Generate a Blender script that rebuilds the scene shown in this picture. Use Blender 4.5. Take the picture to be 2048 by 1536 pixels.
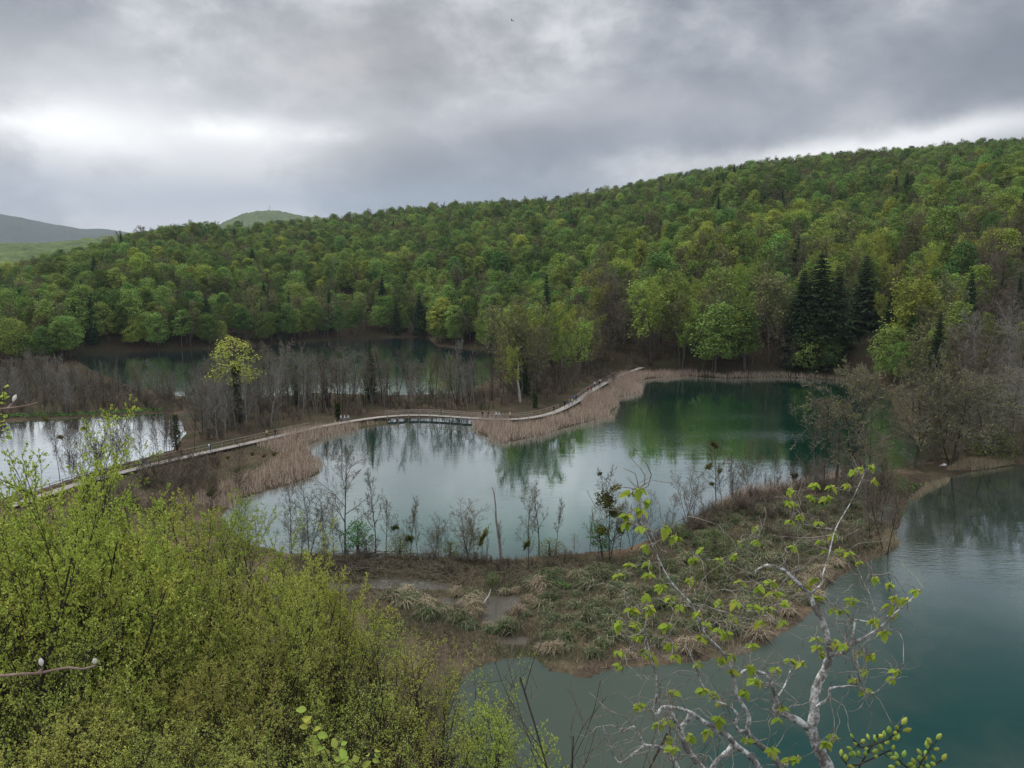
import bpy, math, random
import numpy as np
from mathutils import Vector

# ------------------------------------------------------------------ camera, sky, sun, exposure
for o in list(bpy.data.objects):
    bpy.data.objects.remove(o)
SC = bpy.context.scene
COL = SC.collection
F_PX, CX, CY, CAM_H, PITCH = 1577.0, 1024.0, 768.0, 33.0, math.radians(8.2)

cam_d = bpy.data.cameras.new('camera')
cam_d.sensor_width = 36.0
cam_d.lens = 36.0 * F_PX / 2048.0
cam_d.clip_start, cam_d.clip_end = 0.1, 20000
cam = bpy.data.objects.new('camera', cam_d)
cam.location = (0, 0, CAM_H)
cam.rotation_euler = (math.radians(90) - PITCH, 0, 0)
COL.objects.link(cam)
SC.camera = cam

SC.view_settings.view_transform = 'Standard'
SC.view_settings.look = 'None'
SC.view_settings.gamma = 1.0
SC.view_settings.use_curve_mapping = False
SC.view_settings.exposure = 0.22
SC.cycles.use_denoising = True
SC.cycles.denoiser = 'OPENIMAGEDENOISE'
SC.cycles.denoising_input_passes = 'RGB_ALBEDO_NORMAL'
SC.cycles.denoising_prefilter = 'NONE'
SC.cycles.use_adaptive_sampling = False
SC.cycles.max_bounces = 6
SC.cycles.diffuse_bounces = 1
SC.cycles.glossy_bounces = 2
SC.cycles.transmission_bounces = 3
SC.cycles.transparent_max_bounces = 4
SC.cycles.volume_bounces = 0
SC.cycles.sample_clamp_indirect = 6.0

SUN_EL, SUN_AZ = math.radians(52), math.radians(-48)      # azimuth from +Y (view) towards +X
sun_d = bpy.data.lights.new('sun', 'SUN')
sun_d.energy = 1.5
sun_d.angle = math.radians(22)
sun_d.color = (1.0, 0.96, 0.9)
sun = bpy.data.objects.new('sun', sun_d)
sdir = Vector((math.sin(SUN_AZ) * math.cos(SUN_EL), math.cos(SUN_AZ) * math.cos(SUN_EL), math.sin(SUN_EL)))
sun.rotation_euler = sdir.to_track_quat('Z', 'Y').to_euler()
COL.objects.link(sun)


class NB:
    """small node-building helper"""
    def __init__(self, nt):
        self.nt = nt
        nt.nodes.clear()

    def n(self, typ, **kw):
        nd = self.nt.nodes.new(typ)
        for k, v in kw.items():
            setattr(nd, k, v)
        return nd

    def put(self, sock, v):
        if hasattr(v, 'is_linked') or isinstance(v, bpy.types.NodeSocket):
            self.nt.links.new(v, sock)
        else:
            sock.default_value = v

    def m(self, op, a, b=0.0, c=0.0, clamp=False):
        nd = self.n('ShaderNodeMath', operation=op, use_clamp=clamp)
        self.put(nd.inputs[0], a)
        self.put(nd.inputs[1], b)
        if op in ('MULTIPLY_ADD', 'SMOOTH_MIN', 'SMOOTH_MAX'):
            self.put(nd.inputs[2], c)
        return nd.outputs[0]

    def vm(self, op, a, b=None):
        nd = self.n('ShaderNodeVectorMath', operation=op)
        self.put(nd.inputs[0], a)
        if b is not None:
            self.put(nd.inputs[1], b)
        return nd.outputs[0]

    def mix(self, f, a, b, blend='MIX'):
        nd = self.n('ShaderNodeMix', data_type='RGBA', blend_type=blend)
        self.put(nd.inputs[0], f)
        self.put(nd.inputs[6], a if not isinstance(a, tuple) else (*a[:3], 1))
        self.put(nd.inputs[7], b if not isinstance(b, tuple) else (*b[:3], 1))
        return nd.outputs[2]

    def noise(self, vec=None, scale=5.0, detail=2.0, rough=0.5, dist=0.0):
        nd = self.n('ShaderNodeTexNoise')
        if vec is not None:
            self.put(nd.inputs['Vector'], vec)
        nd.inputs['Scale'].default_value = scale
        nd.inputs['Detail'].default_value = detail
        nd.inputs['Roughness'].default_value = rough
        nd.inputs['Distortion'].default_value = dist
        return nd.outputs['Fac']

    def ramp(self, f, stops):
        nd = self.n('ShaderNodeValToRGB')
        el = nd.color_ramp.elements
        while len(el) > len(stops):
            el.remove(el[-1])
        while len(el) < len(stops):
            el.new(0.5)
        for e, (p, c) in zip(el, stops):
            e.position = p
            e.color = (*c, 1) if isinstance(c, tuple) else (c, c, c, 1)
        self.put(nd.inputs[0], f)
        return nd.outputs[0]

    def rng(self, v, a, b, c=0.0, d=1.0, smooth=False):
        nd = self.n('ShaderNodeMapRange')
        if smooth:
            nd.interpolation_type = 'SMOOTHSTEP'
        self.put(nd.inputs[0], v)
        for i, x in enumerate((a, b, c, d)):
            nd.inputs[i + 1].default_value = x
        return nd.outputs[0]


def px_dir(px, py):
    u, v = (px - CX) / F_PX, (CY - py) / F_PX
    c, s = math.cos(PITCH), math.sin(PITCH)
    return np.array([u, c + v * s, -s + v * c])


def azel(px, py):
    d = px_dir(px, py)
    return math.atan2(d[0], d[1]), math.atan2(d[2], math.hypot(d[0], d[1]))


world = bpy.data.worlds.new('World')
SC.world = world
world.use_nodes = True
b = NB(world.node_tree)
gen = b.n('ShaderNodeTexCoord').outputs['Generated']
sep = b.n('ShaderNodeSeparateXYZ')
b.put(sep.inputs[0], gen)
X, Y, Z = sep.outputs
el = b.m('ARCSINE', Z)
az = b.m('ARCTAN2', X, Y)
mpw = b.n('ShaderNodeMapping')
b.put(mpw.inputs[0], gen)
mpw.inputs['Scale'].default_value = (1.0, 1.0, 1.7)
mpw.inputs['Rotation'].default_value = (0.0, math.radians(7), 0.0)
cp = mpw.outputs[0]
n_warp = b.noise(cp, 2.0, 3, 0.55)
n_big = b.noise(cp, 2.9, 5, 0.5, 0.25)
n_mid = b.noise(cp, 7.5, 8, 0.6, 0.15)
dens = b.m('ADD', b.m('MULTIPLY', n_big, 0.62), b.m('MULTIPLY', n_mid, 0.38))
# slate underside of the cloud layer -> thin pale cloud
cloud = b.ramp(dens, [(0.40, (0.165, 0.19, 0.225)), (0.465, (0.28, 0.305, 0.345)), (0.52, (0.43, 0.45, 0.485)), (0.585, (0.70, 0.71, 0.73))])
warp = b.m('MULTIPLY', b.m('SUBTRACT', n_mid, 0.5), 0.30)
azw = b.m('ADD', az, warp)
elw = b.m('ADD', el, b.m('MULTIPLY', b.m('SUBTRACT', n_warp, 0.5), 0.10))


def patch(px, py, wx, wy, tilt=0.0):
    a0, e0 = azel(px, py)
    da, de = b.m('SUBTRACT', azw, a0), b.m('SUBTRACT', elw, e0)
    de = b.m('SUBTRACT', de, b.m('MULTIPLY', da, tilt))
    q = b.m('ADD', b.m('POWER', b.m('ABSOLUTE', b.m('DIVIDE', da, wx / F_PX)), 2.0), b.m('POWER', b.m('ABSOLUTE', b.m('DIVIDE', de, wy / F_PX)), 2.0))
    return b.m('POWER', 2.71828, b.m('MULTIPLY', q, -1.0))


# openings in the cloud that the photograph shows, and its darker bands
for (p, colr, amt) in (
        (patch(1220, 300, 430, 45, 0.10), (0.25, 0.285, 0.34), 0.7),
        (patch(480, 400, 760, 50), (0.36, 0.43, 0.52), 0.7),
        (patch(1880, 110, 460, 120), (0.215, 0.24, 0.285), 0.6),
        (patch(760, 100, 260, 100), (0.32, 0.31, 0.31), 0.6),
        (patch(1100, 215, 420, 50), (0.56, 0.56, 0.60), 0.5),
        (patch(1720, 292, 330, 26, 0.10), (1.0, 1.0, 1.0), 0.9),
        (patch(110, 180, 330, 120), (0.85, 0.86, 0.88), 0.5),
        (patch(330, 250, 420, 60), (0.85, 0.85, 0.85), 0.5),
        (patch(190, 252, 120, 40), (1.25, 1.25, 1.24), 0.6),
        (patch(500, 242, 110, 28), (1.2, 1.2, 1.19), 0.65)):
    cloud = b.mix(b.m('MULTIPLY', p, amt, clamp=True), cloud, colr)
# an overcast sky brightens towards the zenith
zen = b.m('MULTIPLY_ADD', b.rng(Z, 0.38, 1.0, 0.0, 1.0), 2.2, 1.0)
cloud = b.vm('MULTIPLY', cloud, b.n('ShaderNodeCombineXYZ').outputs[0]) if False else b.mix(1.0, cloud, zen, 'MULTIPLY')
nish = b.n('ShaderNodeTexSky', sky_type='NISHITA')
nish.sun_disc = False
nish.sun_elevation = SUN_EL
nish.sun_rotation = SUN_AZ
bg1 = b.n('ShaderNodeBackground')
b.put(bg1.inputs[0], nish.outputs[0])
bg1.inputs[1].default_value = 0.05
bg2 = b.n('ShaderNodeBackground')
b.put(bg2.inputs[0], cloud)
bg2.inputs[1].default_value = 1.0
mixs = b.n('ShaderNodeMixShader')
mixs.inputs[0].default_value = 0.97
b.nt.links.new(bg1.outputs[0], mixs.inputs[1])
b.nt.links.new(bg2.outputs[0], mixs.inputs[2])
outw = b.n('ShaderNodeOutputWorld')
b.nt.links.new(mixs.outputs[0], outw.inputs[0])

# ------------------------------------------------------------------ helpers
RNG = np.random.default_rng(11)


def W(px, py, z=0.0):
    """point of the horizontal plane z that the photograph shows at a pixel"""
    d = px_dir(px, py)
    t = (z - CAM_H) / d[2]
    return np.array([d[0] * t, d[1] * t, z])


def D(px, py, dist):
    """point at a given forward distance"""
    d = px_dir(px, py)
    return np.array([0, 0, CAM_H]) + d * (dist / d[1])


def to_px(P):
    P = np.asarray(P, float)
    q = P - np.array([0, 0, CAM_H])
    c, s = math.cos(PITCH), math.sin(PITCH)
    fwd = q[..., 1] * c - q[..., 2] * s
    up = q[..., 1] * s + q[..., 2] * c
    fwd = np.where(np.abs(fwd) < 1e-6, 1e-6, fwd)
    return CX + F_PX * q[..., 0] / fwd, CY - F_PX * up / fwd, fwd


def build_mesh(name, parts, mats, smooth=False, attrs=None):
    """parts: list of (V (n,3), F (m,k), material index)"""
    Vs, loops, starts, totals, mi = [], [], [], [], []
    off, lo = 0, 0
    for V, Fc, k in parts:
        if len(Fc) == 0:
            continue
        Vs.append(V)
        loops.append((Fc + off).ravel())
        starts.append(lo + np.arange(len(Fc)) * Fc.shape[1])
        totals.append(np.full(len(Fc), Fc.shape[1]))
        mi.append(np.full(len(Fc), k))
        off += len(V)
        lo += Fc.size
    V = np.concatenate(Vs).astype(np.float32)
    L = np.concatenate(loops).astype(np.int32)
    S = np.concatenate(starts).astype(np.int32)
    T = np.concatenate(totals).astype(np.int32)
    M = np.concatenate(mi).astype(np.int32)
    me = bpy.data.meshes.new(name)
    me.vertices.add(len(V))
    me.vertices.foreach_set('co', V.ravel())
    me.loops.add(len(L))
    me.loops.foreach_set('vertex_index', L)
    me.polygons.add(len(S))
    me.polygons.foreach_set('loop_start', S)
    me.polygons.foreach_set('loop_total', T)
    me.polygons.foreach_set('material_index', M)
    if smooth:
        me.polygons.foreach_set('use_smooth', np.ones(len(S), bool))
    for m in mats:
        me.materials.append(m)
    if attrs:
        for an, (typ, data) in attrs.items():
            at = me.attributes.new(an, typ, 'POINT')
            if typ == 'FLOAT':
                at.data.foreach_set('value', np.asarray(data, np.float32).ravel())
            elif typ == 'INT':
                at.data.foreach_set('value', np.asarray(data, np.int32).ravel())
            else:
                at.data.foreach_set('color', np.asarray(data, np.float32).ravel())
    me.update()
    me.validate()
    return me


def tubes(P, R, sides=4):
    """P (n,m,3) polylines, R (n,m) radii"""
    P, R = np.asarray(P, float), np.asarray(R, float)
    if P.ndim == 2:
        P, R = P[None], R[None]
    n, m = P.shape[:2]
    T = np.empty_like(P)
    T[:, 1:-1] = P[:, 2:] - P[:, :-2] if m > 2 else T[:, 1:-1]
    T[:, 0] = P[:, 1] - P[:, 0]
    T[:, -1] = P[:, -1] - P[:, -2]
    T /= np.linalg.norm(T, axis=2, keepdims=True) + 1e-9
    mean = np.abs(T.mean(1))
    ref = np.eye(3)[np.argmin(mean, axis=1)][:, None, :]
    U = np.cross(T, np.broadcast_to(ref, T.shape))
    U /= np.linalg.norm(U, axis=2, keepdims=True) + 1e-9
    Vv = np.cross(T, U)
    a = np.arange(sides) * 2 * math.pi / sides
    ring = P[:, :, None, :] + R[:, :, None, None] * (np.cos(a)[None, None, :, None] * U[:, :, None, :] + np.sin(a)[None, None, :, None] * Vv[:, :, None, :])
    V = ring.reshape(-1, 3)
    idx = np.arange(n * m * sides).reshape(n, m, sides)
    a0, a1 = idx[:, :-1, :], idx[:, 1:, :]
    Fq = np.stack([a0, np.roll(a0, -1, 2), np.roll(a1, -1, 2), a1], -1).reshape(-1, 4)
    return V, Fq


def grow(rng, P, R, n, t0, t1, ang, asd, lr, m, wob, trop, rr=0.6, rmin=0.008, fall=0.45, lmin=0.0):
    """children of polylines P: returns polylines and radii"""
    N, m0 = P.shape[:2]
    L = np.linalg.norm(np.diff(P, axis=1), axis=2).sum(1)
    t = t0 + (t1 - t0) * (np.arange(n)[None] + rng.random((N, n))) / n
    f = t * (m0 - 1)
    i = np.clip(f.astype(int), 0, m0 - 2)
    w = (f - i)[..., None]
    rows = np.arange(N)[:, None]
    p = P[rows, i] * (1 - w) + P[rows, i + 1] * w
    T = P[rows, i + 1] - P[rows, i]
    T /= np.linalg.norm(T, axis=2, keepdims=True) + 1e-9
    rp = R[rows, i] * (1 - w[..., 0]) + R[rows, i + 1] * w[..., 0]
    p, T, rp = p.reshape(-1, 3), T.reshape(-1, 3), rp.ravel()
    k = len(p)
    ref = np.where(np.abs(T[:, 2:3]) > 0.8, np.array([[1.0, 0, 0]]), np.array([[0, 0, 1.0]]))
    U = np.cross(T, ref)
    U /= np.linalg.norm(U, axis=1, keepdims=True) + 1e-9
    V = np.cross(T, U)
    ph = (np.arange(k) * 2.39996 + rng.random(k) * 1.2)[:, None]
    a = np.radians(ang + asd * rng.standard_normal(k))[:, None]
    d = np.cos(a) * T + np.sin(a) * (np.cos(ph) * U + np.sin(ph) * V)
    ln = np.repeat(L, n) * lr * (1 - fall * t.ravel()) * rng.uniform(0.65, 1.25, k)
    ln = np.maximum(ln, lmin)
    Q = np.empty((k, m, 3))
    Q[:, 0] = p
    for j in range(1, m):
        d = d + wob * rng.standard_normal((k, 3)) + np.array([0, 0, trop])
        d /= np.linalg.norm(d, axis=1, keepdims=True)
        Q[:, j] = Q[:, j - 1] + d * (ln / (m - 1))[:, None]
    r0 = np.maximum(rp * rr, rmin)
    RR = r0[:, None] * np.linspace(1, 0.3, m)[None]
    RR = np.maximum(RR, rmin * 0.6)
    return Q, RR


def quads(c, a, bb):
    """rhombus leaves: centre, half length axis, half width axis"""
    n = len(c)
    V = np.stack([c - a, c + bb - 0.1 * a, c + a, c - bb - 0.1 * a], 1).reshape(-1, 3)
    return V, np.arange(4 * n).reshape(n, 4)


def rand_unit(rng, n):
    v = rng.standard_normal((n, 3))
    return v / np.linalg.norm(v, axis=1, keepdims=True)


def leaf_axes(rng, n, nrm, size, aspect=0.6, sd=0.25):
    t = np.cross(nrm, rand_unit(rng, n))
    t /= np.linalg.norm(t, axis=1, keepdims=True) + 1e-9
    u = np.cross(nrm, t)
    s = size * (1 + sd * rng.standard_normal(n)).clip(0.4, 1.8)
    return t * s[:, None], u * (s * aspect)[:, None]


def obj(name, me, parent=None, loc=None, **props):
    o = bpy.data.objects.new(name, me)
    COL.objects.link(o)
    if parent is not None:
        o.parent = parent
    if loc is not None:
        o.location = loc
    for k, v in props.items():
        o[k] = v
    return o


def thing(name, label, cat, loc=(0, 0, 0), rotz=0.0, scale=1.0, group=None, tilt=(0, 0)):
    o = bpy.data.objects.new(name, None)
    COL.objects.link(o)
    o.empty_display_size = 0.3
    o.location = loc
    o.rotation_euler = (tilt[0], tilt[1], rotz)
    o.scale = (scale, scale, scale) if not isinstance(scale, tuple) else scale
    o['label'], o['category'] = label, cat
    if group:
        o['group'] = group
    return o


def vnoise(x, y, s, seed=0):
    """cheap smooth value noise, 0..1"""
    r = np.random.default_rng(seed)
    tab = r.random((256, 256))
    xs, ys = x / s, y / s
    i, j = np.floor(xs).astype(int), np.floor(ys).astype(int)
    fx, fy = xs - i, ys - j
    fx, fy = fx * fx * (3 - 2 * fx), fy * fy * (3 - 2 * fy)
    g = lambda a, c: tab[a % 256, c % 256]
    return (g(i, j) * (1 - fx) + g(i + 1, j) * fx) * (1 - fy) + (g(i, j + 1) * (1 - fx) + g(i + 1, j + 1) * fx) * fy


# ------------------------------------------------------------------ materials
def mat_base(name):
    m = bpy.data.materials.new(name)
    m.use_nodes = True
    return m, NB(m.node_tree)


def mat_leaf(name, c, c2, trans=0.35, rnd=0.35, hue=0.03, val=0.35):
    """two-tone leaf with variation for each tree and each leaf"""
    m, b = mat_base(name)
    oi = b.n('ShaderNodeObjectInfo').outputs['Random']
    isl = b.n('ShaderNodeNewGeometry').outputs['Random Per Island']
    colr = b.mix(isl, c, c2)
    hs = b.n('ShaderNodeHueSaturation')
    b.put(hs.inputs['Color'], colr)
    b.put(hs.inputs['Hue'], b.m('MULTIPLY_ADD', oi, 2 * hue, 0.5 - hue))
    o2 = b.m('FRACT', b.m('MULTIPLY', oi, 7.31))
    b.put(hs.inputs['Value'], b.m('ADD', b.m('MULTIPLY_ADD', o2, 2 * val, 1 - val), b.m('MULTIPLY_ADD', isl, rnd, -rnd / 2)))
    d, t = b.n('ShaderNodeBsdfDiffuse'), b.n('ShaderNodeBsdfTranslucent')
    b.put(d.inputs[0], hs.outputs[0])
    b.put(t.inputs[0], hs.outputs[0])
    mx = b.n('ShaderNodeMixShader')
    mx.inputs[0].default_value = trans
    b.nt.links.new(d.outputs[0], mx.inputs[1])
    b.nt.links.new(t.outputs[0], mx.inputs[2])
    o = b.n('ShaderNodeOutputMaterial')
    b.nt.links.new(mx.outputs[0], o.inputs[0])
    return m


def mat_bark(name, c, c2, scale=6.0, bump=0.3, lo=0.35, hi=0.65, val=0.2):
    m, b = mat_base(name)
    tc = b.n('ShaderNodeTexCoord').outputs['Object']
    n1 = b.noise(tc, scale, 5, 0.6)
    colr = b.mix(b.rng(n1, lo, hi), c, c2)
    oi = b.n('ShaderNodeObjectInfo').outputs['Random']
    hs = b.n('ShaderNodeHueSaturation')
    b.put(hs.inputs['Color'], colr)
    b.put(hs.inputs['Value'], b.m('MULTIPLY_ADD', oi, 2 * val, 1 - val))
    d = b.n('ShaderNodeBsdfDiffuse')
    b.put(d.inputs[0], hs.outputs[0])
    if bump:
        bp = b.n('ShaderNodeBump')
        bp.inputs['Strength'].default_value = bump
        bp.inputs['Distance'].default_value = 0.03
        b.put(bp.inputs['Height'], b.noise(tc, scale * 4, 4, 0.6))
        b.nt.links.new(bp.outputs[0], d.inputs['Normal'])
    o = b.n('ShaderNodeOutputMaterial')
    b.nt.links.new(d.outputs[0], o.inputs[0])
    return m


def mat_plain(name, c, rough=0.7, var=0.15, scale=8.0):
    m, b = mat_base(name)
    p = b.n('ShaderNodeBsdfPrincipled')
    tc = b.n('ShaderNodeTexCoord').outputs['Object']
    n1 = b.noise(tc, scale, 4, 0.6)
    b.put(p.inputs['Base Color'], b.mix(n1, tuple(x * (1 - var) for x in c), tuple(min(1, x * (1 + var)) for x in c)))
    p.inputs['Roughness'].default_value = rough
    o = b.n('ShaderNodeOutputMaterial')
    b.nt.links.new(p.outputs[0], o.inputs[0])
    return m


M = {}
M['fresh'] = mat_leaf('leaf_fresh_green', (0.16, 0.24, 0.055), (0.225, 0.31, 0.08), trans=0.22, val=0.42, hue=0.03)
M['olive'] = mat_leaf('leaf_olive_bud', (0.16, 0.175, 0.07), (0.22, 0.225, 0.10), trans=0.22, val=0.35)
M['lime'] = mat_leaf('leaf_lime', (0.27, 0.34, 0.06), (0.35, 0.42, 0.09), trans=0.28, val=0.28)
M['deep'] = mat_leaf('leaf_deep_green', (0.085, 0.155, 0.04), (0.12, 0.195, 0.055), trans=0.2, val=0.35)
M['needle'] = mat_leaf('spruce_needles', (0.03, 0.06, 0.028), (0.052, 0.09, 0.042), trans=0.1, val=0.25)
M['near'] = mat_leaf('leaf_near_yellow_green', (0.38, 0.46, 0.08), (0.58, 0.63, 0.15), trans=0.32, val=0.18, hue=0.02)
M['maple'] = mat_leaf('leaf_maple_flower', (0.42, 0.43, 0.10), (0.56, 0.54, 0.15), trans=0.35, val=0.15, hue=0.02)
M['twig'] = mat_bark('twig_grey_brown', (0.135, 0.11, 0.078), (0.225, 0.192, 0.145), 2.0, 0)
M['twig_mid'] = mat_bark('twig_grey_olive', (0.165, 0.152, 0.118), (0.27, 0.25, 0.20), 2.0, 0)
M['twig_dark'] = mat_bark('twig_dark', (0.035, 0.03, 0.024), (0.085, 0.074, 0.06), 2.0, 0)
M['twig_pale'] = mat_bark('twig_pale', (0.19, 0.18, 0.15), (0.30, 0.285, 0.245), 2.0, 0)
M['bark'] = mat_bark('bark_grey', (0.07, 0.06, 0.05), (0.17, 0.15, 0.13), 3.0, 0.4)
M['bark_dark'] = mat_bark('bark_dark', (0.03, 0.027, 0.022), (0.085, 0.074, 0.058), 3.0, 0.4)
M['bark_pale'] = mat_bark('bark_bleached', (0.30, 0.28, 0.25), (0.50, 0.47, 0.43), 3.0, 0.4)
M['ivy'] = mat_leaf('ivy_leaves', (0.035, 0.06, 0.015), (0.06, 0.085, 0.02), trans=0.15)
M['mistletoe'] = mat_leaf('mistletoe_leaves', (0.085, 0.10, 0.018), (0.14, 0.14, 0.03), trans=0.2)
M['reed'] = mat_leaf('dry_reed', (0.36, 0.275, 0.205), (0.62, 0.51, 0.40), trans=0.2, val=0.1, hue=0.01)
M['straw'] = mat_leaf('dead_sedge', (0.26, 0.205, 0.14), (0.46, 0.38, 0.26), trans=0.2, val=0.2, hue=0.01)
M['sedge'] = mat_leaf('sedge_green', (0.075, 0.105, 0.05), (0.165, 0.195, 0.10), trans=0.2, val=0.25, hue=0.02)
M['herb'] = mat_leaf('marsh_herb_green', (0.06, 0.15, 0.04), (0.10, 0.20, 0.06), trans=0.2, val=0.2)
M['wood'] = mat_plain('weathered_planks', (0.40, 0.36, 0.315), 0.85, 0.25, 3.0)
M['wood_rail'] = mat_plain('weathered_rail', (0.30, 0.25, 0.20), 0.85, 0.25, 3.0)
M['wood_dark'] = mat_plain('wet_timber', (0.10, 0.08, 0.065), 0.9, 0.25, 3.0)

# ------------------------------------------------------------------ terrain
def poly(pts, z=0.0):
    return np.array([W(x, y, z)[:2] for x, y in pts])


P_FAR = poly([(130, 706), (300, 701), (450, 697), (560, 687), (750, 675), (855, 674), (872, 692), (962, 700), (1010, 712), (1000, 740), (965, 768),
              (900, 788), (740, 790), (640, 785), (560, 792), (480, 800), (400, 797), (330, 788), (250, 768), (180, 738)])
P_POND = poly([(-220, 862), (0, 846), (180, 836), (330, 826), (362, 838), (372, 868), (345, 900), (250, 925), (160, 952), (60, 985), (-220, 1040)])
P_MID = poly([(440, 1035), (470, 1000), (560, 975), (640, 948), (628, 915), (612, 893), (652, 872), (720, 857), (770, 851), (860, 846), (948, 849), (960, 870),
              (1012, 886), (1092, 868), (1152, 850), (1215, 834), (1237, 812), (1226, 797), (1282, 785), (1268, 767), (1300, 757), (1380, 752), (1450, 757),
              (1560, 754), (1690, 762), (1775, 775), (1800, 850), (1862, 905), (1858, 925), (1760, 945), (1650, 958), (1560, 975), (1490, 985), (1430, 1010),
              (1350, 1060), (1250, 1098), (1100, 1112), (1000, 1121), (850, 1114), (700, 1112), (570, 1106), (490, 1085)])
P_NEAR = poly([(2700, 905), (2300, 915), (2030, 932), (1940, 944), (1880, 962), (1830, 985), (1812, 1010), (1795, 1060), (1778, 1100), (1758, 1112), (1700, 1138),
               (1652, 1172), (1640, 1205), (1600, 1245), (1500, 1305), (1400, 1322), (1300, 1332), (1230, 1334), (1172, 1357), (1100, 1340), (1066, 1312),
               (985, 1322), (935, 1345), (900, 1400), (880, 1480), (900, 1600), (1000, 1750), (1500, 1800), (2100, 1800), (2900, 1600)])
P_POOLS = [poly(q) for q in ([(735, 1160), (790, 1154), (850, 1160), (900, 1170), (905, 1182), (850, 1180), (780, 1184), (740, 1178)],
                             [(955, 1190), (1010, 1192), (1045, 1190), (1040, 1205), (1010, 1230), (995, 1255), (965, 1250), (960, 1215)],
                             [(878, 1195), (940, 1199), (932, 1214), (888, 1210)], [(1000, 1272), (1060, 1276), (1050, 1292), (1000, 1288)], [(655, 1165), (722, 1169), (716, 1186), (660, 1181)],
                             [(860, 848), (955, 848), (965, 838), (900, 836), (780, 838), (770, 850)])]
ALLW = [P_FAR, P_POND, P_MID, P_NEAR] + P_POOLS


def sdf(poly_, x, y):
    """signed distance, positive inside"""
    d = np.full(x.shape, 1e18)
    ins = np.zeros(x.shape, bool)
    n = len(poly_)
    for i in range(n):
        a, c = poly_[i], poly_[(i + 1) % n]
        e = c - a
        wx, wy = x - a[0], y - a[1]
        t = np.clip((wx * e[0] + wy * e[1]) / (e @ e), 0, 1)
        d = np.minimum(d, (wx - t * e[0]) ** 2 + (wy - t * e[1]) ** 2)
        cond = (a[1] > y) != (c[1] > y)
        xi = a[0] + (y - a[1]) / (e[1] if abs(e[1]) > 1e-9 else 1e-9) * e[0]
        ins ^= cond & (x < xi)
    return np.where(ins, 1, -1) * np.sqrt(d)


def water_sdf(x, y):
    s = np.full(x.shape, -1e9)
    for p in ALLW:
        s = np.maximum(s, sdf(p, x, y))
    return s


def az_tab(pts):
    """table by horizontal pixel -> interpolation over azimuth tan"""
    xs = np.array([(p[0] - CX) / F_PX for p in pts])
    return xs, np.array([p[1] for p in pts], float)


T_RS = az_tab([(-1500, 300), (-200, 318), (0, 322), (300, 318), (450, 326), (560, 352), (750, 381), (855, 384), (880, 335), (960, 322), (1060, 275), (1200, 265), (1310, 262), (1400, 245),
               (1560, 245), (1700, 245), (1850, 200), (1950, 175), (2048, 170), (2500, 165), (4000, 165)])
T_RR = az_tab([(-1500, 620), (0, 640), (400, 760), (800, 880), (1100, 950), (1500, 1000), (2048, 1050), (4000, 1050)])
T_SKY = az_tab([(-1500, 600), (-200, 575), (0, 552), (100, 522), (200, 494), (300, 470), (400, 462), (500, 457), (640, 442), (750, 432), (860, 420), (1000, 410), (1100, 407),
                (1200, 387), (1300, 367), (1400, 345), (1500, 331), (1600, 319), (1700, 307), (1800, 301), (1900, 296), (2048, 288), (2500, 262), (4000, 250)])
T_RN = az_tab([(-3000, 60), (-600, 60), (0, 58), (400, 56), (700, 54), (900, 47), (1000, 41), (1200, 37), (1600, 34), (2048, 34), (3500, 36)])
HORIZ = CY - F_PX * math.tan(PITCH)


def tanel(u, ypx):
    """tangent of elevation for a pixel row at horizontal tan u"""
    v = (CY - ypx) / F_PX
    c, s = math.cos(PITCH), math.sin(PITCH)
    fy, fz = c + v * s, -s + v * c
    # u = x/fy in world; pixel x = CX + F*u*fy
    return fz / (fy * np.sqrt(1 + u * u))


def ground_z(x, y, ws=None):
    x, y = np.asarray(x, float), np.asarray(y, float)
    r = np.hypot(x, y)
    u = x / np.maximum(y, 1e-3)
    u = np.clip(u, -3.5, 3.5)
    if ws is None:
        ws = water_sdf(x, y)
    d = -ws
    n1 = vnoise(x, y, 3.0, 1)
    n2 = vnoise(x, y, 9.0, 2)
    low = np.minimum(0.10 + 0.10 * d, 0.42) + (0.26 * (n1 - 0.5) + 0.25 * (n2 - 0.5)) * np.clip(d / 2.5, 0, 1)
    z = np.where(d > 0, low, np.maximum(-2.5, -0.22 * -d))
    z = np.where(d > 0, np.maximum(z, 0.03 * np.clip(d * 3, 0, 1)), z - 0.05)
    # far hillside
    rs, rr = np.interp(u, *T_RS), np.interp(u, *T_RR)
    hr = CAM_H + rr * tanel(u, np.interp(u, *T_SKY)) - 13.0
    t = (r - rs) / (rr - rs)
    tc = np.clip(t, 0, 1)
    prof = 0.72 * tc ** 0.9 + 0.28 * np.sin(tc * math.pi / 2)
    hill = hr * prof + (14 * (vnoise(x, y, 95, 3) - 0.5) + 7 * (vnoise(x, y, 45, 4) - 0.5)) * np.clip(tc * 5, 0, 1) * np.clip((1.02 - t) * 6, 0, 1)
    hill = np.where(t > 1, hr - (r - rr) * 0.22, hill)
    hill = np.maximum(hill, -6)
    far = (t > 0) & (d > 0)
    edge = np.clip(d / 12.0, 0, 1)
    z = np.where(far, np.maximum(z, hill * edge), z)
    z = np.where((t > 1), np.maximum(hill, 2.0), z)
    # the slope under the camera
    rn = np.interp(u, *T_RN)
    tn = np.clip((r - 1.5) / (rn - 1.5), 0, 1.2)
    near = 31.2 * np.maximum(0, 1 - tn) ** 1.9 + 1.6 * (vnoise(x, y, 6.0, 5) - 0.5) * np.clip(r / 8, 0, 1)
    z = np.where(r < rn, np.maximum(near, np.where(d > 0, z, -3)), z)
    return z


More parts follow.
